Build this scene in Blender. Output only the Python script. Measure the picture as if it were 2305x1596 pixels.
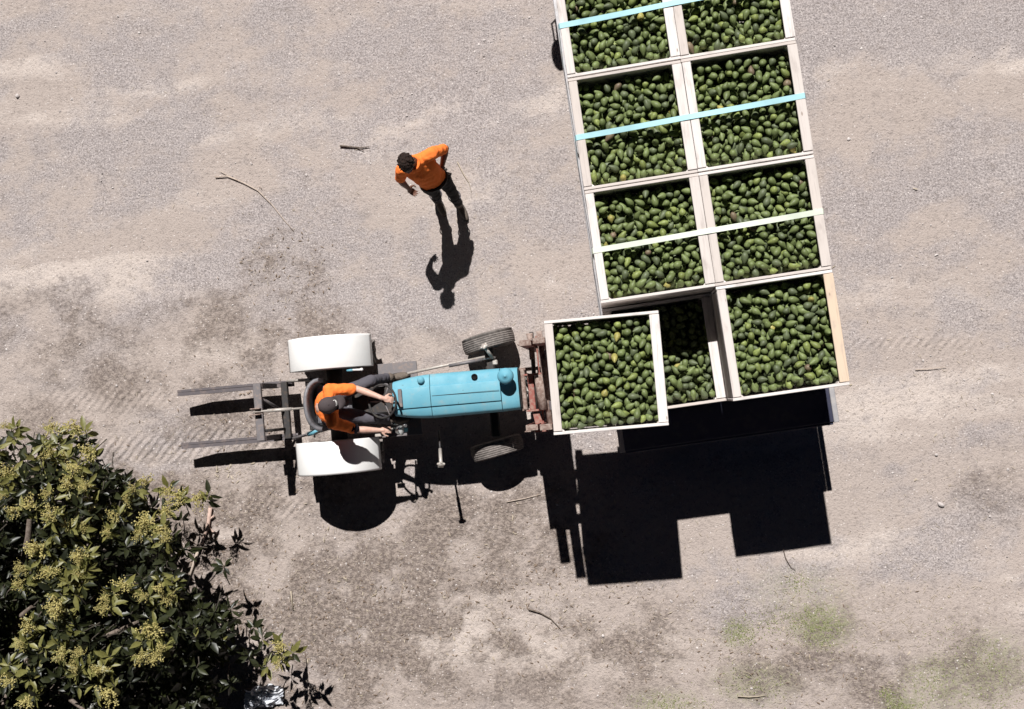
import bpy, math, random
import numpy as np
from mathutils import Vector, Matrix, Euler, noise as mnoise
from math import sin, cos, pi, radians as rad

for o in list(bpy.data.objects): bpy.data.objects.remove(o)
S = bpy.context.scene
COL = S.collection
random.seed(7); RNG = np.random.default_rng(11)

# ------------------------------------------------------------ camera, sky, sun, exposure
CAM_H = 14.8
R = Matrix(((0.99610478, 0.00134488, 0.08816726), (0.00134488, 0.99953566, -0.03044091), (-0.08816726, 0.03044091, 0.99564044)))
cd = bpy.data.cameras.new('camera'); cd.sensor_width = 36; cd.lens = 2682 / 2305 * 36; cd.clip_end = 3000; cd.clip_start = 0.05
cam = bpy.data.objects.new('camera', cd); COL.objects.link(cam)
cam.matrix_world = Matrix.Translation((0, 0, CAM_H)) @ R.to_4x4()
S.camera = cam

SUN_DIR = Vector((-0.104, 0.725, 1.0)).normalized()      # towards the sun
W = bpy.data.worlds.new('World'); S.world = W; W.use_nodes = True
wn = W.node_tree.nodes; wl = W.node_tree.links
sky = wn.new('ShaderNodeTexSky'); sky.sky_type = 'NISHITA'; sky.sun_disc = False
sky.sun_elevation = math.asin(SUN_DIR.z); sky.sun_rotation = math.atan2(SUN_DIR.x, SUN_DIR.y)
sky.air_density = 0.06; sky.dust_density = 0.0; sky.ozone_density = 1.0; sky.altitude = 1500
wl.new(sky.outputs[0], wn['Background'].inputs[0]); wn['Background'].inputs[1].default_value = 0.05
sd = bpy.data.lights.new('sun', 'SUN'); sd.energy = 5.0; sd.angle = rad(0.5); sd.color = (1.0, 0.972, 0.945)
sun = bpy.data.objects.new('sun', sd); COL.objects.link(sun)
sun.rotation_euler = SUN_DIR.to_track_quat('Z', 'Y').to_euler(); sun.location = (0, 0, 30)
S.view_settings.view_transform = 'Standard'; S.view_settings.look = 'None'
S.view_settings.exposure = 0.26; S.view_settings.gamma = 1.0; S.cycles.max_bounces = 5; S.cycles.diffuse_bounces = 3; S.cycles.glossy_bounces = 2; S.cycles.transmission_bounces = 2; S.view_settings.use_curve_mapping = False

def at(px, py, z=0.0):
    "surveyed picture position -> place in the yard at height z"
    r = R @ Vector((px - 1152.5, -(py - 798.0), -2682.0)); t = (z - CAM_H) / r.z
    return Vector((r.x * t, r.y * t, z))

# ------------------------------------------------------------ materials
MATS = {}
class NT:
    def __init__(s, m): s.t = m.node_tree; s.n = m.node_tree.nodes; s.l = m.node_tree.links; s.bsdf = s.n['Principled BSDF']
    def new(s, ty, **kw):
        n = s.n.new(ty)
        for k, v in kw.items(): setattr(n, k, v)
        return n
    def put(s, sock, v):
        if hasattr(v, 'links') or hasattr(v, 'is_linked'): s.l.new(v, sock)
        else:
            if isinstance(v, tuple) and len(v) == 3 and sock.type == 'RGBA': v = v + (1,)
            sock.default_value = v
    def coord(s, kind='Object', scale=(1, 1, 1), rotz=0, loc=(0, 0, 0)):
        c = s.new('ShaderNodeTexCoord'); m = s.new('ShaderNodeMapping')
        s.l.new(c.outputs[kind], m.inputs[0]); m.inputs['Scale'].default_value = scale
        m.inputs['Rotation'].default_value = (0, 0, rotz); m.inputs['Location'].default_value = loc
        return m.outputs[0]
    def noise(s, vec, scale, detail=3, rough=0.55, dist=0.0):
        n = s.new('ShaderNodeTexNoise'); s.put(n.inputs['Vector'], vec); n.inputs['Scale'].default_value = scale
        n.inputs['Detail'].default_value = detail; n.inputs['Roughness'].default_value = rough; n.inputs['Distortion'].default_value = dist
        return n.outputs['Fac']
    def vor(s, vec, scale, out='Distance', feature='F1'):
        n = s.new('ShaderNodeTexVoronoi'); n.feature = feature; s.put(n.inputs['Vector'], vec); n.inputs['Scale'].default_value = scale
        return n.outputs[out]
    def ramp(s, v, a, b, lo=0.0, hi=1.0):
        n = s.new('ShaderNodeMapRange'); s.put(n.inputs[0], v); n.inputs[1].default_value = a; n.inputs[2].default_value = b
        n.inputs[3].default_value = lo; n.inputs[4].default_value = hi; n.clamp = True; n.interpolation_type = 'SMOOTHSTEP'
        return n.outputs[0]
    def math(s, op, a, b=0.0):
        n = s.new('ShaderNodeMath'); n.operation = op; s.put(n.inputs[0], a); s.put(n.inputs[1], b); return n.outputs[0]
    def mix(s, f, a, b, mode='MIX'):
        n = s.new('ShaderNodeMix'); n.data_type = 'RGBA'; n.blend_type = mode; n.clamp_factor = True
        s.put(n.inputs[0], f); s.put(n.inputs[6], a); s.put(n.inputs[7], b); return n.outputs[2]
    def bump(s, h, strength, dist):
        n = s.new('ShaderNodeBump'); s.put(n.inputs['Height'], h); n.inputs['Strength'].default_value = strength
        n.inputs['Distance'].default_value = dist; s.l.new(n.outputs[0], s.bsdf.inputs['Normal'])
    def color(s, v): s.put(s.bsdf.inputs['Base Color'], v)
    def rough(s, v): s.put(s.bsdf.inputs['Roughness'], v)

def newmat(name, rough=0.6, metal=0.0, spec=0.5):
    m = bpy.data.materials.new(name); m.use_nodes = True; t = NT(m)
    t.bsdf.inputs['Roughness'].default_value = rough; t.bsdf.inputs['Metallic'].default_value = metal
    t.bsdf.inputs['Specular IOR Level'].default_value = spec
    MATS[name] = m; return t

def worn(name, col, col2, rough=0.5, metal=0.0, scale=14, lo=0.48, hi=0.66, spec=0.5, bump=0.15, dist=0.002):
    t = newmat(name, rough, metal, spec); v = t.coord()
    n = t.noise(v, scale, 5, 0.65); n2 = t.noise(v, scale * 9, 3)
    f = t.ramp(n, lo, hi)
    c = t.mix(f, col, col2); c = t.mix(t.ramp(n2, 0.35, 0.7, 0, 0.25), c, tuple(x * 0.6 for x in col)); t.color(c)
    t.rough(t.ramp(n, 0.3, 0.7, max(rough - 0.1, 0.05), min(rough + 0.15, 1)))
    if bump: t.bump(n2, bump, dist)
    return t

def mat_wood(name, base, alt):
    t = newmat(name, 0.8, 0, 0.25)
    oi = t.new('ShaderNodeObjectInfo'); rnd = oi.outputs['Random']
    c = t.new('ShaderNodeTexCoord'); add = t.new('ShaderNodeVectorMath'); add.operation = 'ADD'
    comb = t.new('ShaderNodeCombineXYZ'); t.put(comb.inputs[0], t.math('MULTIPLY', rnd, 31.0)); t.put(comb.inputs[1], t.math('MULTIPLY', rnd, 17.0))
    t.l.new(c.outputs['Object'], add.inputs[0]); t.l.new(comb.outputs[0], add.inputs[1])
    def mapped(sc):
        m = t.new('ShaderNodeMapping'); t.l.new(add.outputs[0], m.inputs[0]); m.inputs['Scale'].default_value = sc; return m.outputs[0]
    # grain runs along each board's own x axis
    g = t.noise(mapped((2.2, 45, 45)), 1.0, 5, 0.6, 0.8); pt = t.noise(mapped((1.2, 3, 3)), 2.6, 4, 0.6)
    kn = t.vor(mapped((1.7, 5, 5)), 1.6)
    col = t.mix(t.ramp(rnd, 0.0, 1.0), base, alt)
    col = t.mix(t.ramp(g, 0.48, 0.78, 0, 0.6), col, tuple(x * 0.62 for x in alt))
    col = t.mix(t.ramp(pt, 0.50, 0.76, 0, 0.62), col, (0.38, 0.33, 0.305))
    col = t.mix(t.ramp(kn, 0.03, 0.085, 0.7, 0), col, (0.2, 0.13, 0.09))
    t.color(col); t.bump(g, 0.3, 0.003)
mat_wood('wood', (0.79, 0.745, 0.72), (0.62, 0.555, 0.515))
mat_wood('wood_tan', (0.72, 0.57, 0.44), (0.68, 0.53, 0.40))

def mat_avocado(name, per_object):
    t = newmat(name, 0.5, 0, 0.35)
    v = t.coord()
    if per_object: src = t.new('ShaderNodeObjectInfo').outputs['Color']
    else:
        a = t.new('ShaderNodeAttribute'); a.attribute_name = 'tint'; src = a.outputs['Color']
    n = t.noise(v, 55, 4, 0.6); sp = t.noise(v, 260, 2)
    c = t.mix(t.ramp(n, 0.35, 0.7, 0, 0.55), src, (0.085, 0.10, 0.035))
    c = t.mix(t.ramp(sp, 0.62, 0.75, 0, 0.35), c, (0.28, 0.31, 0.13)); t.color(c)
    t.bump(sp, 0.25, 0.002)
mat_avocado('avocado_skin', True); mat_avocado('avocado_skin_heap', False)

t = newmat('blue_paint', 0.42, 0, 0.25); v = t.coord()
c = t.mix(t.ramp(t.noise(v, 3.0, 4, 0.6), 0.35, 0.7), (0.12, 0.36, 0.47), (0.17, 0.41, 0.50))
c = t.mix(t.ramp(t.noise(v, 9, 5, 0.7), 0.52, 0.75, 0, 0.45), c, (0.34, 0.40, 0.40))
c = t.mix(t.ramp(t.noise(v, 30, 4, 0.7), 0.64, 0.72, 0, 0.7), c, (0.10, 0.13, 0.14))
t.color(c); t.rough(t.ramp(t.noise(v, 7, 4, 0.6), 0.3, 0.7, 0.48, 0.68)); t.bump(t.noise(v, 4, 2), 0.12, 0.02)
worn('blue_faded', (0.09, 0.30, 0.42), (0.22, 0.33, 0.36), 0.5, 0, 20)
worn('white_paint', (0.88, 0.87, 0.85), (0.82, 0.80, 0.77), 0.5, 0, 5, 0.5, 0.8, 0.5, 0.05)
worn('tyre', (0.16, 0.142, 0.132), (0.27, 0.24, 0.222), 0.9, 0, 18, 0.4, 0.65, 0.2, 0.5, 0.004)
worn('black_rubber', (0.03, 0.028, 0.028), (0.055, 0.05, 0.045), 0.75, 0, 20)
worn('dark_steel', (0.045, 0.042, 0.042), (0.10, 0.075, 0.06), 0.6, 0.3, 16)
worn('rust_red', (0.30, 0.105, 0.085), (0.34, 0.22, 0.18), 0.75, 0, 22, 0.45, 0.62, 0.3, 0.4)
worn('rust_brown', (0.22, 0.15, 0.125), (0.38, 0.30, 0.26), 0.8, 0, 26, 0.42, 0.6, 0.3, 0.5)
worn('grey_steel', (0.19, 0.175, 0.18), (0.27, 0.22, 0.2), 0.55, 0.25, 15)
worn('fork_steel', (0.12, 0.105, 0.112), (0.2, 0.16, 0.15), 0.6, 0.2, 12)
worn('pale_metal', (0.52, 0.48, 0.44), (0.36, 0.30, 0.26), 0.5, 0.2, 30)
worn('rail_steel', (0.36, 0.35, 0.36), (0.42, 0.40, 0.39), 0.5, 0.2, 12)
worn('deck_steel', (0.025, 0.028, 0.06), (0.05, 0.05, 0.075), 0.55, 0.1, 7)
worn('cab_white', (0.75, 0.74, 0.72), (0.66, 0.64, 0.6), 0.35, 0, 4)
worn('seat_vinyl', (0.20, 0.20, 0.215), (0.13, 0.13, 0.14), 0.5, 0, 18)
worn('chrome', (0.6, 0.6, 0.6), (0.45, 0.43, 0.4), 0.25, 0.8, 25)
t = newmat('soot_black', 0.95, 0, 0.1); t.color((0.012, 0.012, 0.013))
t = newmat('fender_white', 0.45, 0, 0.4); v = t.coord(); t.color(t.mix(t.ramp(t.noise(v, 4, 4, 0.6), 0.45, 0.8, 0, 0.5), (0.90, 0.895, 0.88), (0.80, 0.78, 0.75)))
t = newmat('glass_dark', 0.08, 0, 0.6); t.color((0.02, 0.025, 0.03))
t = newmat('lamp_glass', 0.12, 0, 0.6); t.color((0.62, 0.63, 0.62))
t = newmat('red_lens', 0.25); t.color((0.45, 0.02, 0.02))
def mat_strap(name, col):
    t = newmat(name, 0.7, 0, 0.3); v = t.coord()
    w = t.noise(v, 240, 2); d = t.noise(v, 5, 4)
    c = t.mix(t.ramp(d, 0.45, 0.75, 0, 0.5), col, tuple(x * 0.75 for x in col)); t.color(c); t.bump(w, 0.3, 0.001)
mat_strap('strap_blue', (0.42, 0.70, 0.76)); mat_strap('strap_green', (0.74, 0.80, 0.68))
def mat_fabric(name, col, dark, rough=0.85, foldscale=7, strength=0.5):
    t = newmat(name, rough, 0, 0.2); v = t.coord()
    n = t.noise(v, foldscale, 3, 0.5, 0.8); w = t.noise(v, 320, 2); d = t.noise(v, 16, 4)
    t.color(t.mix(t.ramp(d, 0.5, 0.8, 0, 0.6), col, dark))
    h = t.math('ADD', n, t.math('MULTIPLY', w, 0.06)); t.bump(h, strength, 0.03)
mat_fabric('orange_fabric', (1.0, 0.24, 0.05), (1.0, 0.20, 0.045))
mat_fabric('navy_fabric', (0.02, 0.021, 0.035), (0.03, 0.03, 0.045))
mat_fabric('trousers_dark', (0.017, 0.016, 0.018), (0.035, 0.031, 0.03))
mat_fabric('jeans_grey', (0.095, 0.09, 0.105), (0.13, 0.12, 0.135))
mat_fabric('cap_fabric', (0.075, 0.06, 0.062), (0.05, 0.042, 0.045), 0.8, 20, 0.15)
mat_fabric('boot_leather', (0.14, 0.115, 0.095), (0.30, 0.26, 0.22), 0.7, 25, 0.4)
def mat_skin(name, col):
    t = newmat(name, 0.5, 0, 0.35); v = t.coord(); n = t.noise(v, 22, 4)
    t.color(t.mix(t.ramp(n, 0.4, 0.7, 0, 0.5), col, (col[0] * 0.85, col[1] * 0.68, col[2] * 0.62)))
    t.bsdf.inputs['Subsurface Weight'].default_value = 0.08; t.bsdf.inputs['Subsurface Radius'].default_value = (0.012, 0.005, 0.003)
mat_skin('skin_fair', (0.62, 0.40, 0.32)); mat_skin('skin_brown', (0.155, 0.075, 0.05))
worn('hair_dark', (0.016, 0.009, 0.007), (0.04, 0.022, 0.016), 0.65, 0, 60, 0.4, 0.65, 0.25, 0.6, 0.01)
worn('white_print', (0.7, 0.68, 0.66), (0.6, 0.58, 0.55), 0.7)
worn('eye', (0.05, 0.04, 0.035), (0.06, 0.05, 0.04), 0.2)
def mat_leaf(name, c1, c2, rough=0.38):
    t = newmat(name, rough, 0, 0.5); v = t.coord()
    oi = t.new('ShaderNodeObjectInfo'); g = t.new('ShaderNodeNewGeometry')
    n = t.noise(v, 3.0, 2); n2 = t.noise(v, 40, 3)
    c = t.mix(g.outputs['Random Per Island'], c1, c2); c = t.mix(t.ramp(n2, 0.4, 0.7, 0, 0.35), c, tuple(x * 0.6 for x in c1))
    t.color(c)
    tr = t.new('ShaderNodeBsdfTranslucent'); t.put(tr.inputs[0], (c2[0] * 1.2, c2[1] * 1.3, c2[2]))
    ms = t.new('ShaderNodeMixShader'); ms.inputs[0].default_value = 0.14
    t.l.new(t.bsdf.outputs[0], ms.inputs[1]); t.l.new(tr.outputs[0], ms.inputs[2]); t.l.new(ms.outputs[0], t.n['Material Output'].inputs[0])
mat_leaf('leaf_dark', (0.010, 0.013, 0.006), (0.040, 0.046, 0.016), 0.42); mat_leaf('leaf_young', (0.10, 0.105, 0.03), (0.24, 0.225, 0.07), 0.45)
mat_leaf('floret', (0.46, 0.40, 0.13), (0.66, 0.57, 0.25), 0.7); mat_leaf('grass_green', (0.24, 0.27, 0.10), (0.36, 0.37, 0.19), 0.8)
mat_leaf('straw', (0.42, 0.35, 0.26), (0.58, 0.50, 0.40), 0.7); mat_leaf('litter_brown', (0.16, 0.11, 0.08), (0.36, 0.27, 0.20), 0.75)
worn('twig_dark', (0.05, 0.042, 0.032), (0.10, 0.08, 0.06), 0.85)
worn('bark', (0.13, 0.10, 0.08), (0.22, 0.18, 0.15), 0.85, 0, 22, 0.42, 0.6, 0.3, 0.7, 0.006)
worn('twig_pale', (0.60, 0.50, 0.42), (0.46, 0.37, 0.3), 0.85, 0, 30, 0.45, 0.65, 0.3, 0.5)
worn('twig_pink', (0.58, 0.42, 0.35), (0.42, 0.3, 0.25), 0.85, 0, 30, 0.45, 0.65, 0.3, 0.5)
worn('plastic_white', (0.74, 0.76, 0.80), (0.5, 0.52, 0.58), 0.55, 0, 12)
def mat_pebble():
    t = newmat('pebble', 0.85, 0, 0.3); g = t.new('ShaderNodeNewGeometry'); v = t.coord()
    c = t.mix(g.outputs['Random Per Island'], (0.36, 0.32, 0.31), (0.70, 0.645, 0.62)); n = t.noise(v, 90, 3)
    t.color(t.mix(t.ramp(n, 0.4, 0.7, 0, 0.4), c, (0.2, 0.17, 0.155)))
mat_pebble()

# ------------------------------------------------------------ mesh helpers
class MB:
    def __init__(s): s.v = []; s.f = []; s.sm = []
    def add(s, verts, faces, M=None, smooth=False):
        k = len(s.v)
        if M is not None: verts = [M @ Vector(p) for p in verts]
        s.v += [tuple(p) for p in verts]; s.f += [tuple(i + k for i in f) for f in faces]; s.sm += [smooth] * len(faces)
        return s
    def box(s, c, d, rot=None, ch=0.0):
        x, y, z = d[0] / 2, d[1] / 2, d[2] / 2
        M = Matrix.Translation(c) @ (Euler(rot).to_matrix().to_4x4() if rot else Matrix())
        if ch <= 0:
            v = [(a * x, b * y, e * z) for a in (-1, 1) for b in (-1, 1) for e in (-1, 1)]
            return s.add(v, [(0, 1, 3, 2), (4, 6, 7, 5), (0, 4, 5, 1), (2, 3, 7, 6), (0, 2, 6, 4), (1, 5, 7, 3)], M)
        ch = min(ch, x * 0.9, y * 0.9, z * 0.9); v = []; idx = {}
        for a in (-1, 1):
            for b in (-1, 1):
                for e in (-1, 1):
                    for ax in range(3):
                        p = [a * (x - ch), b * (y - ch), e * (z - ch)]; p[ax] += (a, b, e)[ax] * ch
                        idx[(a, b, e, ax)] = len(v); v.append(tuple(p))
        f = []
        for ax in range(3):
            o1, o2 = (ax + 1) % 3, (ax + 2) % 3
            for sg in (-1, 1):
                q = []
                for (p1, p2) in ((-1, -1), (1, -1), (1, 1), (-1, 1)):
                    k = [0, 0, 0]; k[ax] = sg; k[o1] = p1; k[o2] = p2; q.append(idx[(k[0], k[1], k[2], ax)])
                f.append(tuple(q if sg > 0 else q[::-1]))
            for p1 in (-1, 1):          # edge chamfers along ax
                for p2 in (-1, 1):
                    k0 = [0, 0, 0]; k1 = [0, 0, 0]; k0[ax] = -1; k1[ax] = 1
                    for k in (k0, k1): k[o1] = p1; k[o2] = p2
                    q = [idx[(*k0, o1)], idx[(*k1, o1)], idx[(*k1, o2)], idx[(*k0, o2)]]
                    f.append(tuple(q if p1 * p2 > 0 else q[::-1]))
        for a in (-1, 1):
            for b in (-1, 1):
                for e in (-1, 1):
                    q = [idx[(a, b, e, 0)], idx[(a, b, e, 1)], idx[(a, b, e, 2)]]
                    f.append(tuple(q if a * b * e > 0 else q[::-1]))
        return s.add(v, f, M)
    def tube(s, pts, r, n=10, cap=True, smooth=True):
        pts = [Vector(p) for p in pts]; rr = r if isinstance(r, (list, tuple)) else [r] * len(pts)
        v = []; f = []; up = None
        for i, p in enumerate(pts):
            d = (pts[min(i + 1, len(pts) - 1)] - pts[max(i - 1, 0)]).normalized()
            if up is None: up = d.orthogonal().normalized()
            up = (up - d * up.dot(d)); up = up.normalized() if up.length > 1e-6 else d.orthogonal().normalized()
            w = d.cross(up)
            for k in range(n):
                a = 2 * pi * k / n; v.append(p + (up * cos(a) + w * sin(a)) * rr[i])
        for i in range(len(pts) - 1):
            for k in range(n): f.append((i * n + k, i * n + (k + 1) % n, (i + 1) * n + (k + 1) % n, (i + 1) * n + k))
        s.add(v, f, None, smooth)
        if cap:
            m = len(s.v) - len(v)
            s.f.append(tuple(m + k for k in range(n))[::-1]); s.f.append(tuple(m + (len(pts) - 1) * n + k for k in range(n))); s.sm += [False, False]
        return s
    def lathe(s, prof, n=32, M=None, smooth=True, closed=False):
        "prof: (radius, height) turned about local z"
        v = []; f = []; m = len(prof)
        for (r, h) in prof:
            for k in range(n): a = 2 * pi * k / n; v.append((r * cos(a), r * sin(a), h))
        for i in range(m if closed else m - 1):
            j = (i + 1) % m
            for k in range(n): f.append((i * n + k, i * n + (k + 1) % n, j * n + (k + 1) % n, j * n + k))
        return s.add(v, f, M, smooth)
    def loft(s, rings, smooth=True, capa=True, capb=True, closed=True):
        n = len(rings[0]); v = [p for r in rings for p in r]; f = []
        for i in range(len(rings) - 1):
            for k in range(n if closed else n - 1): f.append((i * n + k, i * n + (k + 1) % n, (i + 1) * n + (k + 1) % n, (i + 1) * n + k))
        k0 = len(s.f); s.add(v, f, None, smooth); b = len(s.v) - len(v)
        if capa: s.f.append(tuple(b + k for k in range(n))[::-1]); s.sm.append(False)
        if capb: s.f.append(tuple(b + (len(rings) - 1) * n + k for k in range(n))); s.sm.append(False)
        return s
    def prism(s, poly, axis_vec, M=None):
        n = len(poly); a = Vector(axis_vec); v = [Vector(p) for p in poly] + [Vector(p) + a for p in poly]
        f = [tuple(range(n))[::-1], tuple(range(n, 2 * n))] + [(k, (k + 1) % n, n + (k + 1) % n, n + k) for k in range(n)]
        return s.add(v, f, M)
    def mesh(s, name, mat):
        me = bpy.data.meshes.new(name); me.from_pydata(s.v, [], s.f)
        me.polygons.foreach_set('use_smooth', s.sm); me.materials.append(MATS[mat]); me.update(); return me
    def build(s, name, mat, parent=None):
        return link(name, s.mesh(name, mat), parent)

def link(name, me, parent=None, loc=None, rot=None):
    o = bpy.data.objects.new(name, me); COL.objects.link(o)
    if parent is not None: o.parent = parent
    if loc is not None: o.location = loc
    if rot is not None: o.rotation_euler = rot
    return o
def empty(name, loc, rz=0.0):
    o = bpy.data.objects.new(name, None); COL.objects.link(o); o.location = loc; o.rotation_euler = (0, 0, rz); o.empty_display_size = 0.2; return o
def tag(o, label=None, cat=None, group=None, kind=None):
    if label: o['label'] = label
    if cat: o['category'] = cat
    if group: o['group'] = group
    if kind: o['kind'] = kind
    return o
def copy_tree(o, parent=None):
    c = o.copy(); COL.objects.link(c)
    if parent is not None: c.parent = parent
    for ch in list(o.children): copy_tree(ch, c)
    return c
def fixnormals(me):
    import bmesh
    b = bmesh.new(); b.from_mesh(me); bmesh.ops.recalc_face_normals(b, faces=b.faces); b.to_mesh(me); b.free()

# organic surfaces: tapered capsules and ellipsoids fused into one skin
def capsule(mb, p0, r0, p1, r1, n=14):
    p0 = Vector(p0); p1 = Vector(p1); d = p1 - p0; L = max(d.length, 1e-4); d /= L
    up = d.orthogonal().normalized(); w = d.cross(up); rings = []
    for (c, r, a0, a1) in ((p0, r0, -0.49 * pi, 0.0), (p1, r1, 0.0, 0.49 * pi)):
        for i in range(5):
            a = a0 + (a1 - a0) * i / 4; q = c + d * (r * sin(a)); e = r * cos(a)
            rings.append([q + (up * cos(2 * pi * k / n) + w * sin(2 * pi * k / n)) * e for k in range(n)])
    mb.loft(rings)
def ellipsoid(mb, c, rad3, rot=(0, 0, 0), M3=None, n=16, m=10):
    M = Matrix.Translation(c) @ (M3.to_4x4() if M3 is not None else Euler(rot).to_matrix().to_4x4())
    rings = []
    for i in range(m + 1):
        a = -0.495 * pi + 0.99 * pi * i / m
        rings.append([M @ Vector((rad3[0] * cos(a) * cos(2 * pi * k / n), rad3[1] * cos(a) * sin(2 * pi * k / n), rad3[2] * sin(a))) for k in range(n)])
    mb.loft(rings)
def fuse(mb, name, mat, parent, voxel=0.006, smooth=6, wrinkle=0.0, wscale=9.0):
    me = mb.mesh(name, mat); o = bpy.data.objects.new('tmp', me); COL.objects.link(o)
    md = o.modifiers.new('r', 'REMESH'); md.mode = 'VOXEL'; md.voxel_size = voxel; md.use_smooth_shade = True
    sm = o.modifiers.new('s', 'SMOOTH'); sm.iterations = smooth; sm.factor = 0.5
    dg = bpy.context.evaluated_depsgraph_get(); dg.update()
    me2 = bpy.data.meshes.new_from_object(o.evaluated_get(dg)); bpy.data.objects.remove(o); me2.name = name
    if wrinkle:
        nv = len(me2.vertices); co = np.empty(nv * 3); me2.vertices.foreach_get('co', co); co = co.reshape(-1, 3)
        no = np.array([v.normal[:] for v in me2.vertices])
        h = np.array([mnoise.noise(Vector((c[0] * wscale, c[1] * wscale, c[2] * wscale * 1.7))) + 0.5 * mnoise.noise(Vector(c) * wscale * 2.6) for c in co])
        co += no * (h * wrinkle)[:, None]; me2.vertices.foreach_set('co', co.ravel()); me2.update()
    if not me2.materials: me2.materials.append(MATS[mat])
    me2.polygons.foreach_set('use_smooth', [True] * len(me2.polygons))
    return link(name, me2, parent)
def hand(mb, wrist, d, nrm, side, curl=0.5, size=1.0):
    "palm, four fingers of unequal length and a thumb; d = along the hand, nrm = out of the back of the hand"
    wrist = Vector(wrist); d = Vector(d).normalized(); nrm = Vector(nrm); nrm = (nrm - d * nrm.dot(d)).normalized(); a = d.cross(nrm) * side
    k = size
    M3 = Matrix((d, a, nrm)).transposed()
    ellipsoid(mb, wrist + d * 0.05 * k, (0.055 * k, 0.042 * k, 0.017 * k), M3=M3)
    capsule(mb, wrist - d * 0.03, 0.026, wrist + d * 0.04 * k, 0.026)
    for i, (off, ln) in enumerate(((-0.032, 0.062), (-0.011, 0.075), (0.011, 0.07), (0.031, 0.055))):
        p = wrist + d * 0.092 * k + a * off * k; ang = 0.25 * curl; fd = d
        for j, seg in enumerate((0.45, 0.32, 0.25)):
            ang += curl * (0.75 if j else 0.5); fd = d * cos(ang) - nrm * sin(ang)
            q = p + fd * ln * seg * k * 1.25; capsule(mb, p, 0.0092 * k - j * 0.0008, q, 0.0085 * k - j * 0.0008, 8); p = q
    p = wrist + d * 0.03 * k - a * 0.034 * k; td = (d * 0.65 - a * 0.7 - nrm * 0.25 * curl).normalized()
    q = p + td * 0.042 * k; capsule(mb, p, 0.014 * k, q, 0.0105 * k, 8)
    td2 = (d * 0.9 - a * 0.15 - nrm * 0.5 * curl).normalized(); capsule(mb, q, 0.0105 * k, q + td2 * 0.034 * k, 0.009 * k, 8)

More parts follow.
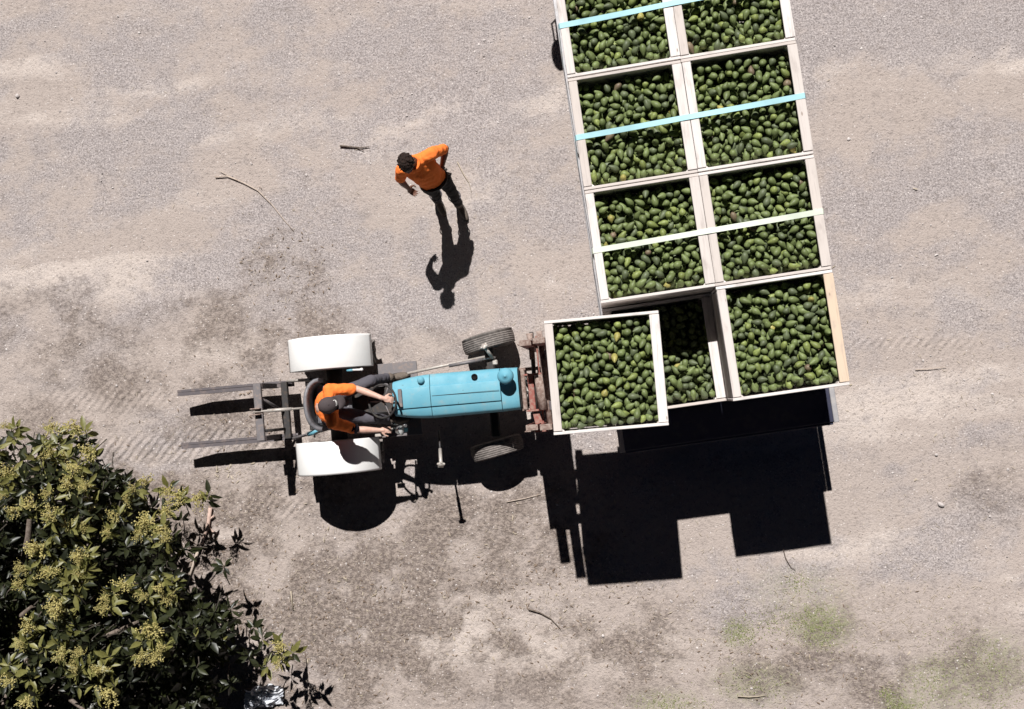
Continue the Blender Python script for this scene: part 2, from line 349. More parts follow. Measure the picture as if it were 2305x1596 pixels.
# ------------------------------------------------------------ ground
def ground():
    def axis(lo, hi, step):
        a = list(np.arange(lo, hi + 1e-6, step)); d = step; x = a[-1]; r = []
        while x < 420: d *= 1.35; x += d; r.append(x)
        d = step; x = a[0]; l = []
        while x > -420: d *= 1.35; x -= d; l.append(x)
        return np.array(l[::-1] + a + r)
    xs = axis(-8.6, 5.6, 0.05); ys = axis(-5.0, 6.0, 0.05); nx, ny = len(xs), len(ys)
    XX, YY = np.meshgrid(xs, ys); X = XX.ravel(); Y = YY.ravel()
    def spots(lst):
        m = np.zeros(len(X))
        for (px, py, sx, sy, w) in lst:
            p = at(px, py); q = np.clip(1 - ((X - p.x) / sx) ** 2 - ((Y - p.y) / sy) ** 2, 0, 1); m = np.maximum(m, w * q * q * (3 - 2 * q))
        return m
    def fbm(sx, sy, ang, seed, octv=5, gain=0.6):
        c, s_ = cos(ang), sin(ang); out = np.empty(len(X)); N = mnoise.noise; V = Vector
        for i in range(len(X)):
            u = (X[i] * c + Y[i] * s_) * sx; v = (-X[i] * s_ + Y[i] * c) * sy; a = 0.0; g = 1.0
            for o in range(octv): a += g * N(V((u, v, seed + 7.3 * o))); g *= gain; u *= 2.03; v *= 2.03
            out[i] = a
        return out
    def step(v, a, b): q = np.clip((v - a) / (b - a), 0, 1); return q * q * (3 - 2 * q)
    big = fbm(0.42, 1.0, rad(14), 1.0, 5); lane = fbm(0.22, 1.5, rad(4), 31.0, 4); brk = fbm(1.5, 1.7, 0, 63.0, 5, 0.68)
    grav = step(big + 0.5 * brk + 0.12 * np.clip(Y - 0.5, -2, 3) - 0.12, -0.8, 0.75); bright = step(lane + 0.35 * brk, -0.3, 0.9)
    soil = spots(((330, 1300, 2.9, 2.4, 1.0), (760, 1420, 2.5, 1.8, 0.95), (1120, 1200, 1.9, 1.0, 0.8), (600, 1060, 2.0, 0.9, 0.6), (1250, 1450, 2.6, 1.2, 0.65), (1950, 1520, 2.9, 1.2, 0.6), (640, 620, 0.8, 0.7, 0.62), (580, 690, 0.7, 0.5, 0.4), (690, 690, 0.5, 0.8, 0.35), (600, 760, 1.8, 0.7, 0.6),
        (130, 740, 1.7, 0.8, 0.5), (330, 840, 2.0, 0.7, 0.55), (120, 960, 1.4, 0.7, 0.5), (480, 720, 1.2, 0.6, 0.5), (560, 960, 1.6, 0.8, 0.55), (960, 770, 0.8, 0.3, 0.35), (1130, 1390, 0.5, 1.3, 0.75), (2240, 1080, 0.8, 0.7, 0.4), (1020, 1290, 0.6, 0.9, 0.7), (880, 1480, 0.7, 0.7, 0.8)))
    soil = np.clip(1.4 * soil * (0.25 + 0.75 * step(brk, -0.6, 0.5)), 0, 1)
    scuff = spots(((620, 590, 0.5, 0.4, 1), (660, 640, 0.35, 0.35, 1), (790, 745, 0.4, 0.16, 1), (570, 670, 0.55, 0.3, .8), (520, 900, 0.6, 0.3, .7), (1700, 1340, 0.7, 0.25, .5), (1080, 1330, 0.5, 0.4, .8), (790, 1370, 0.8, 0.4, .8), (1180, 1400, 0.25, 0.6, .8),
        (330, 1180, 1.2, 1.0, .7), (860, 1500, 0.5, 0.5, .8), (2180, 1390, 0.6, 0.2, .6), (2040, 540, 0.16, 0.2, .6), (1978, 560, 0.1, 0.1, .9), (2110, 512, 0.07, 0.08, 1), (320, 128, 0.12, 0.06, .8))) * step(brk, -0.25, 0.3)
    green = spots(((1850, 1405, 0.5, 0.36, 1.0), (1660, 1425, 0.26, 0.24, 0.8), (1700, 1540, 0.7, 0.35, 0.5), (2130, 1540, 0.7, 0.45, 0.65), (2240, 1500, 0.55, 0.55, 0.6), (1500, 1580, 0.6, 0.22, 0.6), (2040, 1590, 0.4, 0.25, 0.8), (1800, 1330, 0.8, 0.4, 0.35)))
    track = spots(((330, 1010, 1.5, 0.22, 1), (520, 985, 1.3, 0.2, 1), (250, 900, 1.2, 0.2, .6), (620, 1140, 0.7, 0.2, .6), (2050, 770, 1.2, 0.12, .5)))
    n1 = fbm(0.9, 0.9, 0, 100.0, 3, 0.4); n2 = fbm(7.3, 7.3, 0, 120.0, 1)
    near = np.clip(np.minimum.reduce([X + 9, 6 - X, Y + 5.4, 6.4 - Y]), 0, 1)
    Z = near * (0.011 * n1 + (0.003 + 0.009 * soil) * n2)
    f = [(j * nx + i, j * nx + i + 1, (j + 1) * nx + i + 1, (j + 1) * nx + i) for j in range(ny - 1) for i in range(nx - 1)]
    me = bpy.data.meshes.new('ground'); me.from_pydata(np.stack([X, Y, Z], 1).tolist(), [], f)
    one = np.ones(len(X))
    for nm, ch in (('mask_a', (grav, bright, soil, one)), ('mask_b', (scuff, green, track, one))):
        a = me.color_attributes.new(nm, 'FLOAT_COLOR', 'POINT'); a.data.foreach_set('color', np.stack(ch, 1).ravel())
    t = newmat('dusty_ground', 0.95, 0, 0.12); P = t.coord()
    def mask(nm):
        a = t.new('ShaderNodeAttribute'); a.attribute_name = nm; sp = t.new('ShaderNodeSeparateColor'); t.l.new(a.outputs['Color'], sp.inputs[0]); return sp.outputs
    A, B = mask('mask_a'), mask('mask_b')
    g1 = t.noise(P, 46, 2, 0.9); g2 = t.noise(P, 19, 3, 0.85); g3 = t.noise(P, 4.6, 4, 0.78)
    dust = t.mix(t.ramp(t.math('ADD', A[1], t.math('MULTIPLY', t.math('SUBTRACT', g3, 0.5), 1.1)), 0.1, 0.9), (0.435, 0.372, 0.337), (0.56, 0.488, 0.443))
    gravc = t.mix(t.ramp(g1, 0.36, 0.64), (0.235, 0.210, 0.210), (0.49, 0.440, 0.428))
    gf = t.math('MULTIPLY', t.ramp(t.math('ADD', A[0], t.math('MULTIPLY', t.math('SUBTRACT', g3, 0.5), 1.7)), 0.1, 1.1), 0.95)
    col = t.mix(gf, dust, gravc)
    soilc = t.mix(t.ramp(g2, 0.38, 0.62), (0.15, 0.12, 0.104), (0.345, 0.288, 0.252))
    col = t.mix(t.ramp(t.math('ADD', A[2], t.math('MULTIPLY', t.math('SUBTRACT', g3, 0.5), 1.0)), 0.05, 1.0), col, soilc)
    dk = t.math('MULTIPLY', t.math('MAXIMUM', B[0], t.math('MULTIPLY', A[2], 0.55)), t.ramp(g3, 0.42, 0.70, 0, 0.9))
    col = t.mix(dk, col, t.mix(t.ramp(g2, 0.4, 0.6), (0.13, 0.102, 0.09), (0.27, 0.222, 0.195)))
    col = t.mix(t.math('MULTIPLY', B[1], t.ramp(g2, 0.40, 0.6, 0, 0.75)), col, (0.20, 0.225, 0.10))
    col = t.mix(t.ramp(g2, 0.32, 0.47, 0.55, 0.0), col, (0.20, 0.168, 0.155))
    col = t.mix(t.ramp(g3, 0.50, 0.74, 0, 0.42), col, (0.26, 0.218, 0.195))
    col = t.mix(t.ramp(g1, 0.30, 0.46, 0.30, 0), col, (0.17, 0.142, 0.13))
    vn = t.new('ShaderNodeTexVoronoi'); t.put(vn.inputs['Vector'], P); vn.inputs['Scale'].default_value = 30
    sc = t.new('ShaderNodeSeparateColor'); t.l.new(vn.outputs['Color'], sc.inputs[0])
    near_ = t.ramp(vn.outputs['Distance'], 0.14, 0.30, 0.8, 0)
    col = t.mix(t.math('MULTIPLY', near_, t.ramp(sc.outputs[0], 0.80, 0.9)), col, (0.70, 0.645, 0.615))
    col = t.mix(t.math('MULTIPLY', near_, t.ramp(sc.outputs[1], 0.88, 0.95)), col, (0.15, 0.125, 0.115))
    t.color(col)
    wv = t.new('ShaderNodeTexWave'); t.put(wv.inputs[0], t.coord(rotz=rad(38))); wv.inputs['Scale'].default_value = 3.6; wv.inputs['Distortion'].default_value = 2.5
    h = t.math('ADD', t.math('MULTIPLY', g1, 0.3), t.math('MULTIPLY', g2, 0.7))
    h = t.math('ADD', h, t.math('MULTIPLY', t.math('MULTIPLY', g3, 1.6), t.math('ADD', 0.15, A[2])))
    h = t.math('ADD', h, t.math('MULTIPLY', t.math('MULTIPLY', wv.outputs['Fac'], B[2]), 0.7))
    t.bump(h, 0.95, 0.025)
    me.materials.append(MATS['dusty_ground'])
    me.polygons.foreach_set('use_smooth', [True] * len(f)); me.update()
    tag(link('ground', me), 'dusty pale gravel and dirt yard with brown soil patches', 'ground', kind='structure')
ground()

# ------------------------------------------------------------ wooden bins
BIN, BH = 1.165, 0.73
TRUCK_O = Vector((1.157, -0.101, 0)); TRUCK_A = rad(8.35)
DECK = 1.2
def make_bin(tan=False):
    "origin in the middle of the base; cap rails run along y on both sides, boards of the ends along x"
    root = empty('wooden_bin', (0, 0, 0)); wood = 'wood_tan' if tan else 'wood'
    H = BIN / 2
    def board(L, w, h, name, loc, rz=0.0, mat=wood, ch=0.004):
        key = ('b', round(L, 3), round(w, 3), round(h, 3), mat)
        if key not in BOARDS: BOARDS[key] = MB().box((0, 0, 0), (L, w, h), None, ch).mesh('board', mat)
        return link(name, BOARDS[key], root, loc, (random.uniform(-.004, .004), random.uniform(-.004, .004), rz + random.uniform(-.003, .003)))
    nb = 5; bh = (BH - 0.09) / nb
    for sgn in (-1, 1):
        for i in range(nb):
            z = 0.09 + bh * (i + 0.5); top = i == nb - 1
            board(BIN, 0.03 if top else 0.026, bh - 0.012, 'end_board', (random.uniform(-.003, .003), sgn * (H - 0.015), z), 0, 'wood')
            board(BIN - 0.075, 0.022, bh - 0.012, 'side_board', (sgn * (H - 0.014 - random.uniform(0, .002)), 0, z - (0.026 if top else 0)), pi / 2, 'wood')
    for sgn in (-1, 1):
        board(BIN - 0.07, 0.092 + 0.006 * sgn, 0.028, 'cap_rail', (sgn * (H - 0.047), 0, BH - 0.012), pi / 2, 'wood_tan' if tan and sgn > 0 else 'wood')
    me = BOARDS.get('post')
    if me is None:
        me = BOARDS['post'] = MB().prism([(0, 0, 0.09), (0.085, 0, 0.09), (0, 0.085, 0.09)], (0, 0, BH - 0.09 - 0.035)).mesh('corner_post', 'wood')
    for k, (sx, sy) in enumerate(((-1, -1), (1, -1), (1, 1), (-1, 1))):
        link('corner_post', me, root, (sx * (H - 0.03), sy * (H - 0.032), 0), (0, 0, k * pi / 2))
    for i in range(7): board(BIN - 0.06, 0.145, 0.02, 'floor_board', (0, (i - 3) * 0.157, 0.102), 0, 'wood')
    for x in (-H + 0.06, 0, H - 0.06): board(BIN - 0.02, 0.09, 0.088, 'bearer', (x, 0, 0.045), pi / 2, 'wood')
    return root
BOARDS = {}
def truck_pt(u, v, z=0.0):
    c, s_ = cos(TRUCK_A), sin(TRUCK_A); return Vector((TRUCK_O.x + u * c - v * s_, TRUCK_O.y + u * s_ + v * c, z))
PITCH = 1.172
def bin_place(colm, row):           # row 4 nearest the tail, row 1 farthest
    u = (-1.1675 if colm == 'L' else 0.0) + BIN / 2; v = (4 - row) * PITCH + BIN / 2; return u, v
upper = [('L', 1, 'wooden bin of avocados in left column, cut by the top edge of the picture'),
         ('R', 1, 'wooden bin of avocados in right column, cut by the top edge of the picture'),
         ('L', 2, 'wooden bin of avocados, left one of the pair crossed by the long blue strap'),
         ('R', 2, 'wooden bin of avocados, right one of the pair crossed by the long blue strap'),
         ('L', 3, 'wooden bin of avocados, left one of the pair crossed by the pale green strap'),
         ('R', 3, 'wooden bin of avocados, right one of the pair crossed by the pale green strap'),
         ('R', 4, 'strapless wooden bin of avocados with a tan right rail, rearmost on the truck')]
lower = [('L', 4, 'lower wooden bin of avocados half hidden beneath the bin on the forks'),
         ('R', 4, 'lower wooden bin beneath the rearmost strapless bin with tan rail'),
         ('L', 3, 'lower wooden bin beneath left bin crossed by the pale green strap'),
         ('R', 3, 'lower wooden bin beneath right bin crossed by the pale green strap'),
         ('L', 2, 'lower wooden bin beneath left bin crossed by the long blue strap'),
         ('R', 2, 'lower wooden bin beneath right bin crossed by the long blue strap'),
         ('L', 1, 'lower wooden bin beneath left bin at the top edge'),
         ('R', 1, 'lower wooden bin beneath right bin at the top edge')]
HEAPS = []
BINS = []
for layer, lst in ((1, upper), (0, lower)):
    for (c, r, lab) in lst:
        b = make_bin(tan=(c == 'R' and r == 4 and layer == 1))
        u, v = bin_place(c, r); du, dv = random.uniform(-.0015, .0015), random.uniform(-.004, .004)
        z = DECK + 0.004 + layer * (BH + 0.005); rz = TRUCK_A + random.uniform(-.002, .002)
        b.location = truck_pt(u + du, v + dv, z); b.rotation_euler = (0, 0, rz)
        tag(b, lab, 'bin', 'wooden avocado bins on the truck'); BINS.append(b)
        if layer == 1 or (c == 'L' and r == 4): HEAPS.append((Vector(b.location), rz, random.uniform(0.095, 0.13) if layer else 0.13))
CARRY_LOC = Vector((-0.118, 0.182, 1.975)); CARRY_RZ = rad(5.1)
cb = make_bin(); cb.location = CARRY_LOC; cb.rotation_euler = (0, 0, CARRY_RZ)
tag(cb, 'wooden bin of avocados held out on the blue tractor forks', 'bin', 'wooden avocado bin on the forks')

# ------------------------------------------------------------ avocados
def avocado_rings(L, r, neck, n, m, bend):
    "long axis = local x, bulb at -x, neck at +x"
    pts = []
    for i in range(m + 1):
        a = pi * i / m; x = -cos(a); prof = sin(a) ** 0.9 if 0 < i < m else 0.0
        taper = 1.0 - (1 - neck) * max(0.0, min(1.0, (x + 0.25) / 1.15)) ** 1.25
        pts.append((x * L / 2, r * prof * taper, bend * x * x))
    return pts
def avocado_mesh_data(L, r, neck, n=10, m=8, bend=0.0):
    P = avocado_rings(L, r, neck, n, m, bend); v = [(P[0][0], P[0][2], 0)]; f = []
    for (x, rr, b) in P[1:-1]:
        for k in range(n): a = 2 * pi * k / n; v.append((x, b + rr * cos(a), rr * sin(a)))
    v.append((P[-1][0], P[-1][2], 0)); e = len(v) - 1
    for k in range(n): f.append((0, 1 + (k + 1) % n, 1 + k))
    for i in range(m - 2):
        for k in range(n): f.append((1 + i * n + k, 1 + i * n + (k + 1) % n, 1 + (i + 1) * n + (k + 1) % n, 1 + (i + 1) * n + k))
    b = 1 + (m - 2) * n
    for k in range(n): f.append((e, b + k, b + (k + 1) % n))
    return np.array(v), f
VARI = []
for k in range(10):
    q = random.random(); L = random.uniform(0.094, 0.132); r = random.uniform(0.0345, 0.0425)
    if q < 0.3: L = random.uniform(0.080, 0.098); r = random.uniform(0.035, 0.041)
    VARI.append((L, r, 0.5, avocado_mesh_data(L, r, random.uniform(0.30, 0.62), bend=random.choice((0, 0, 0.004, 0.008)))))
def drop_heap(n, half, seed):
    "random fruit dropped one by one into a box: position, rotation matrix, variant"
    g = np.random.default_rng(seed); SX = np.zeros((2 * n, 4)); k = 0; out = []
    for i in range(n):
        vi = int(g.integers(len(VARI))); L, r, nk, _ = VARI[vi]
        az = g.uniform(0, 2 * pi); tl = g.normal(0, 0.38)
        if g.random() < 0.13: tl = g.uniform(0.7, 1.4) * g.choice((-1, 1))
        d = np.array((cos(az) * cos(tl), sin(az) * cos(tl), sin(tl)))
        offs = (-d * (L / 2 - r), d * (L / 2 - r * 0.62)); rs = (r * 0.96, r * 0.60)
        C = 22 if i > n * 0.35 else 6
        ex = np.abs(d[:2]) * (L / 2 - r) + r
        xy = g.uniform(-1, 1, (C, 2)) * (np.array(half) - ex)
        z = np.full(C, 0.0)
        for of, rr in zip(offs, rs):
            zc = np.full(C, rr - of[2])
            if k:
                dx = SX[:k, 0][None] - (xy[:, 0] + of[0])[:, None]; dy = SX[:k, 1][None] - (xy[:, 1] + of[1])[:, None]
                rr2 = (SX[:k, 3] + rr) ** 2; h2 = rr2[None] - dx * dx - dy * dy
                top = np.where(h2 > 0, SX[:k, 2][None] + np.sqrt(np.maximum(h2, 0)), -9) - of[2]
                zc = np.maximum(zc, top.max(1))
            z = np.maximum(z, zc)
        j = int(np.argmin(z)); c = np.array((xy[j, 0], xy[j, 1], z[j]))
        for of, rr in zip(offs, rs): SX[k] = (*(c + of), rr); k += 1
        up = Vector((0, 0, 1)) if abs(d[2]) < 0.9 else Vector((1, 0, 0)); X = Vector(d); Yv = up.cross(X).normalized(); Z = X.cross(Yv)
        M = Matrix((X, Yv, Z)).transposed() @ Matrix.Rotation(g.uniform(0, 2 * pi), 3, 'X')
        out.append((Vector(c), M, vi))
    return out
def fruit_tint(g):
    q = g.random(); b = g.uniform(0.8, 1.25)
    if q < 0.004: c = (0.42, 0.37, 0.11)
    elif q < 0.014: c = (0.20, 0.14, 0.10)
    elif q < 0.10: c = (0.235, 0.285, 0.085)
    elif q < 0.34: c = (0.11, 0.136, 0.075)
    else: c = (0.163, 0.208, 0.078)
    return tuple(x * b for x in c)
HALF = (BIN / 2 - 0.028, BIN / 2 - 0.034)
hv, hf, hc = [], [], []; base = 0
NF = 780
for hi, (loc, rz, depth) in enumerate(HEAPS):
    g = np.random.default_rng(100 + hi); items = drop_heap(NF, HALF, 200 + hi)
    tops = sorted(p.z for p, _, _ in items); lvl = tops[int(len(tops) * 0.9)] + 0.03
    z0 = BH - depth - lvl; Mz = Matrix.Rotation(rz, 3, 'Z'); tilt = g.uniform(-0.03, 0.06)
    for p, M, vi in items:
        if p.z < lvl - 0.36: continue
        V, F = VARI[vi][3]; A = np.array(Mz @ M); q = np.array(Mz @ (p + Vector((0, 0, z0 - tilt * p.y)))) + np.array(loc)
        hv.append(V @ A.T + q); hf += [tuple(i + base for i in f) for f in F]; base += len(V)
        hc.append(np.tile(np.array((*fruit_tint(g), 1.0)), (len(V), 1)))
items_c = drop_heap(NF, HALF, 77); items_c.sort(key=lambda e: -e[0].z)
tops = sorted(p.z for p, _, _ in items_c); lvl = tops[int(len(tops) * 0.9)] + 0.03; z0_c = BH - 0.085 - lvl
Mz = Matrix.Rotation(CARRY_RZ, 3, 'Z'); g = np.random.default_rng(55)
for p, M, vi in items_c[300:]:
    V, F = VARI[vi][3]; hv.append(V @ np.array(Mz @ M).T + np.array(CARRY_LOC + Mz @ (p + Vector((0, 0, z0_c - 0.03 * p.y))))); hf += [tuple(i + base for i in f) for f in F]; base += len(V)
    hc.append(np.tile(np.array((*fruit_tint(g), 1.0)), (len(V), 1)))
me = bpy.data.meshes.new('avocado_heap'); me.from_pydata(np.concatenate(hv).tolist(), [], hf)
ca = me.color_attributes.new('tint', 'FLOAT_COLOR', 'POINT'); ca.data.foreach_set('color', np.concatenate(hc).ravel())
me.polygons.foreach_set('use_smooth', [True] * len(hf)); me.materials.append(MATS['avocado_skin_heap']); me.update()
tag(link('avocado_heap', me), 'green avocados heaped in the bins standing on the truck', 'avocados', kind='stuff')
vm = []
for L, r, nk, (V, F) in VARI:
    m_ = bpy.data.meshes.new('avocado'); m_.from_pydata(V.tolist(), [], F); m_.polygons.foreach_set('use_smooth', [True] * len(F)); m_.materials.append(MATS['avocado_skin']); m_.update(); vm.append(m_)
g = np.random.default_rng(5)
for i, (p, M, vi) in enumerate(items_c[:300]):
    o = link('avocado', vm[vi]); q = CARRY_LOC + Mz @ (p + Vector((0, 0, z0_c - 0.03 * p.y)))
    o.matrix_world = Matrix.Translation(q) @ (Mz @ M).to_4x4()
    c = fruit_tint(g); yl = c[0] > 0.3; o.color = (*c, 1)
    if yl: tag(o, 'yellowing avocado among green ones in the bin on the tractor forks', 'avocado', 'yellowing avocados in the bin on the forks')
    else: tag(o, 'green avocado lying in the wooden bin held on the tractor forks', 'avocado', 'green avocados in the bin on the forks')

# ------------------------------------------------------------ flatbed truck under the bins
truck = empty('flatbed_truck', TRUCK_O, TRUCK_A)
tag(truck, 'dark flatbed truck with grey side rails carrying two layers of bins', 'truck')
UL, UR, V0, V1 = -1.205, 1.265, -0.43, 4.95
UM = (UL + UR) / 2
def wheel_parts(parent, c, r, w, name='wheel', ribs=5, lug=0, axis_rz=0.0, rimmat='white_paint', tyremat='tyre'):
    "wheel whose axle is the local y axis turned by axis_rz"
    M = Matrix.Translation(c) @ Matrix.Rotation(axis_rz, 4, 'Z') @ Matrix.Rotation(pi / 2, 4, 'X')
    prof = [(r * 0.56, -w * 0.42), (r * 0.62, -w * 0.5), (r * 0.8, -w * 0.52), (r * 0.93, -w * 0.48), (r * 0.985, -w * 0.42)]
    if ribs:
        for i in range(ribs):
            a = -0.40 + 0.80 * i / ribs; b = -0.40 + 0.80 * (i + 0.72) / ribs; e = -0.40 + 0.80 * (i + 0.80) / ribs; k = -0.40 + 0.80 * (i + 0.94) / ribs
            rr = r * (1 - 0.05 * abs((a + b)) ** 2)
            prof += [(rr, a * w), (rr, b * w), (rr - 0.006, e * w), (rr - 0.006, k * w)]
    else: prof += [(r * 0.975, -w * 0.3), (r * 0.98, 0), (r * 0.975, w * 0.3)]
    prof += [(r * 0.985, w * 0.42), (r * 0.93, w * 0.48), (r * 0.8, w * 0.52), (r * 0.62, w * 0.5), (r * 0.56, w * 0.42)]
    wh = MB().lathe(prof, 48, M).build('tyre' if name is None else name, tyremat, parent)
    rim = MB().lathe([(r * 0.57, -w * 0.42), (r * 0.55, -w * 0.3), (r * 0.45, -w * 0.1), (r * 0.2, -w * 0.06), (r * 0.2, w * 0.1), (r * 0.45, w * 0.12), (r * 0.55, w * 0.3), (r * 0.57, w * 0.42)], 32, M)
    rim.lathe([(0.001, -w * 0.12), (r * 0.2, -w * 0.12), (r * 0.2, w * 0.14), (0.001, w * 0.14)], 20, M)
    rim.build('rim', rimmat, wh)
    if lug:
        lg = MB()
        for k in range(lug):
            for sd_ in (-1, 1):
                a = 2 * pi * (k + 0.25 * (sd_ + 1)) / lug
                m = M @ Matrix.Rotation(a, 4, 'Z') @ Matrix.Translation((r * 0.985, 0, sd_ * w * 0.24)) @ Matrix.Rotation(sd_ * 0.7, 4, 'X')
                lg.add([(x * 0.03, y * 0.022, z * w * 0.27) for x in (-1, 1) for y in (-1, 1) for z in (-1, 1)], [(0, 1, 3, 2), (4, 6, 7, 5), (0, 4, 5, 1), (2, 3, 7, 6), (0, 2, 6, 4), (1, 5, 7, 3)], m)
        lg.build('tread_lugs', tyremat, wh)
    return wh
MB().box((UM, (V0 + V1) / 2, DECK - 0.022), (UR - UL - 0.122, V1 - V0 - 0.02, 0.04), None, 0.004).build('deck_plate', 'deck_steel', truck)
for u in (UL + 0.03, UR - 0.03): MB().box((u, (V0 + V1) / 2, DECK - 0.055), (0.06, V1 - V0, 0.115), None, 0.006).build('side_rail', 'rail_steel', truck)
MB().box((UM, V0 + 0.004, DECK - 0.075), (UR - UL - 0.13, 0.05, 0.10), None, 0.005).build('tail_beam', 'deck_steel', truck)
for u in (UM - 0.42, UM + 0.42): MB().box((u, 2.9, DECK - 0.22), (0.09, 6.4, 0.22), None, 0.008).build('chassis_beam', 'dark_steel', truck)
for k in range(9): MB().box((UM, V0 + 0.25 + k * 0.62, DECK - 0.083), (UR - UL - 0.16, 0.06, 0.08)).build('cross_member', 'dark_steel', truck)
for v in (1.1, 2.1, 6.0):
    MB().tube([(UM - 0.95, v, 0.46), (UM + 0.95, v, 0.46)], 0.06).build('axle', 'dark_steel', truck)
    for u in ((UM - 0.98, UM + 0.98)): wheel_parts(truck, (u, v, 0.46), 0.46, 0.26, 'wheel', 4, 0, pi / 2)
for sgn in (-1, 1):
    MB().box((UM + sgn * 0.98, V0 + 0.02, 0.98), (0.34, 0.05, 0.12), None, 0.01).build('tail_light_box', 'dark_steel', truck)
    for k in (-1, 0, 1): MB().lathe([(0.001, 0.02), (0.035, 0.016), (0.042, 0.0), (0.042, -0.01)], 16, Matrix.Translation((UM + sgn * 0.98 + k * 0.1, V0 - 0.012, 0.98)) @ Matrix.Rotation(pi / 2, 4, 'X')).build('tail_light', 'red_lens', truck)
    MB().box((UM + sgn * 0.98, 0.5, 0.62), (0.4, 0.012, 0.5)).build('mud_flap', 'black_rubber', truck)
# cab ahead of the load (beyond the picture's top edge; its mirror throws the shadow beside the bins)
cv = [(-1.08, 5.2), (1.06, 5.2), (1.06, 7.0), (-1.08, 7.0)]
rings = []
for z, ins, fr in ((0.7, 0, 0), (1.55, 0, 0), (2.25, 0.10, 0.32), (2.36, 0.2, 0.45)):
    rings.append([(-1.08 + ins, 5.2 + ins * .5, z), (1.06 - ins, 5.2 + ins * .5, z), (1.06 - ins, 7.0 - fr, z), (-1.08 + ins, 7.0 - fr, z)])
MB().loft(rings, smooth=False).build('cab', 'cab_white', truck)
MB().prism([(-0.9, 7.012, 1.6), (0.88, 7.012, 1.6), (0.82, 6.72, 2.2), (-0.84, 6.72, 2.2)], (0, 0.01, 0.003)).build('windscreen', 'glass_dark', truck)
for sx in (-1, 1):
    x0 = 1.063 if sx > 0 else -1.083
    MB().prism([(x0, 5.6, 1.58), (x0, 6.8, 1.58), (x0 - sx * 0.09, 6.55, 2.18), (x0 - sx * 0.09, 5.6, 2.18)], (sx * 0.012, 0, 0)).build('side_window', 'glass_dark', truck)
mw = at(1258, 120); zc = 2.0; mp = Vector((mw.x - 0.104 * zc, mw.y + 0.725 * zc, 0)) - TRUCK_O
mu = mp.x * cos(TRUCK_A) + mp.y * sin(TRUCK_A); mv = -mp.x * sin(TRUCK_A) + mp.y * cos(TRUCK_A)
for sgn, mx in ((-1, mu), (1, 2 * UM - mu)):
    mr = MB(); ellipsoid(mr, (mx, mv, zc + 0.04), (0.095, 0.05, 0.27)); mo = mr.build('mirror', 'black_rubber', truck)
    inn = mx - sgn * 0.34
    MB().tube([(inn, mv + 0.02, 2.05), (mx - sgn * 0.02, mv, 2.2)], 0.014, 8).build('mirror_arm', 'dark_steel', mo)
    MB().tube([(inn, mv + 0.02, 1.36), (mx - sgn * 0.02, mv, 1.42), (mx + sgn * 0.035, mv, 1.48), (mx + sgn * 0.03, mv, 1.80)], 0.012, 8).build('mirror_arm', 'dark_steel', mo)
    MB().tube([(mx - sgn * 0.02, mv, 1.42), (mx - sgn * 0.012, mv, 1.80)], 0.012, 8).build('mirror_arm', 'dark_steel', mo)

# ------------------------------------------------------------ straps over the bins
def strap(v_l, v_r, mat, label, u0=-1.168, u1=1.166):
    ztop = DECK + 0.004 + 2 * BH + 0.005 + 0.006; hw = 0.028; th = 0.003; mb = MB(); pts = []
    prof = [(u0 - 0.03, DECK - 0.03)] + [(u0 - 0.012, ztop - 0.05), (u0 + 0.002, ztop)]
    for k in range(1, 24):
        q = k / 24; u = u0 + (u1 - u0) * q; h = abs(q - 0.5) * 2; prof.append((u, ztop + 0.002 - 0.014 * sin(pi * min(1, abs(((q * 2) % 1.0)))) ))
    prof += [(u1 - 0.002, ztop), (u1 + 0.012, ztop - 0.05), (u1 + 0.05, DECK - 0.03)]
    rings = []
    for i, (u, z) in enumerate(prof):
        q = (u - u0) / (u1 - u0); v = v_l + (v_r - v_l) * min(max(q, 0), 1)
        a = Vector(prof[max(i - 1, 0)]); b = Vector(prof[min(i + 1, len(prof) - 1)]); d = (b - a).normalized(); nx, nz = -d.y, d.x
        tw = 0.004 * sin(q * 9)
        rings.append([truck_pt(u - nx * th, v - hw, z - nz * th - tw), truck_pt(u - nx * th, v + hw, z - nz * th + tw), truck_pt(u + nx * th, v + hw, z + nz * th + tw), truck_pt(u + nx * th, v - hw, z + nz * th - tw)])
    o = MB().loft(rings, smooth=False).build('tie_down_strap', mat); fixnormals(o.data)
    return tag(o, label, 'strap', 'straps over the bins')
strap(4.06, 4.13, 'strap_blue', 'light blue webbing strap at the top edge, over the farthest bins')
strap(2.89, 2.94, 'strap_blue', 'light blue webbing strap across the whole width of two bins')
strap(1.715, 1.755, 'strap_green', 'pale green webbing strap across two bins')

# ------------------------------------------------------------ tractor
TR_O = Vector((-3.27, -0.16, 0)); TR_A = rad(5.0)
tr = empty('tractor', TR_O, TR_A)
tag(tr, 'small light blue tractor with white rear fenders and rusty front lift mast', 'tractor')
RW = 0.50; RX = -0.14
for s_ in (-1, 1): wheel_parts(tr, (RX, s_ * 0.61, RW), RW, 0.30, 'wheel', 0, 20, 0, 'pale_metal')
ST = rad(11)
for (x, y) in ((1.76, 0.615), (1.755, -0.69)): wheel_parts(tr, (x, y, 0.325), 0.325, 0.19, 'wheel', 6, 0, ST, 'blue_faded')
MB().tube([(RX, -0.46, RW), (RX, 0.46, RW)], 0.10, 16).build('axle', 'dark_steel', tr)
MB().box((1.76, 0, 0.36), (0.11, 1.10, 0.09), None, 0.015).build('axle', 'dark_steel', tr)
gb = MB().box((0.35, 0, 0.60), (1.3, 0.34, 0.40), None, 0.03).box((1.55, 0, 0.66), (1.1, 0.30, 0.42), None, 0.03).box((-0.2, 0, 0.62), (0.3, 0.42, 0.36), None, 0.03); gb.build('engine_block', 'dark_steel', tr)
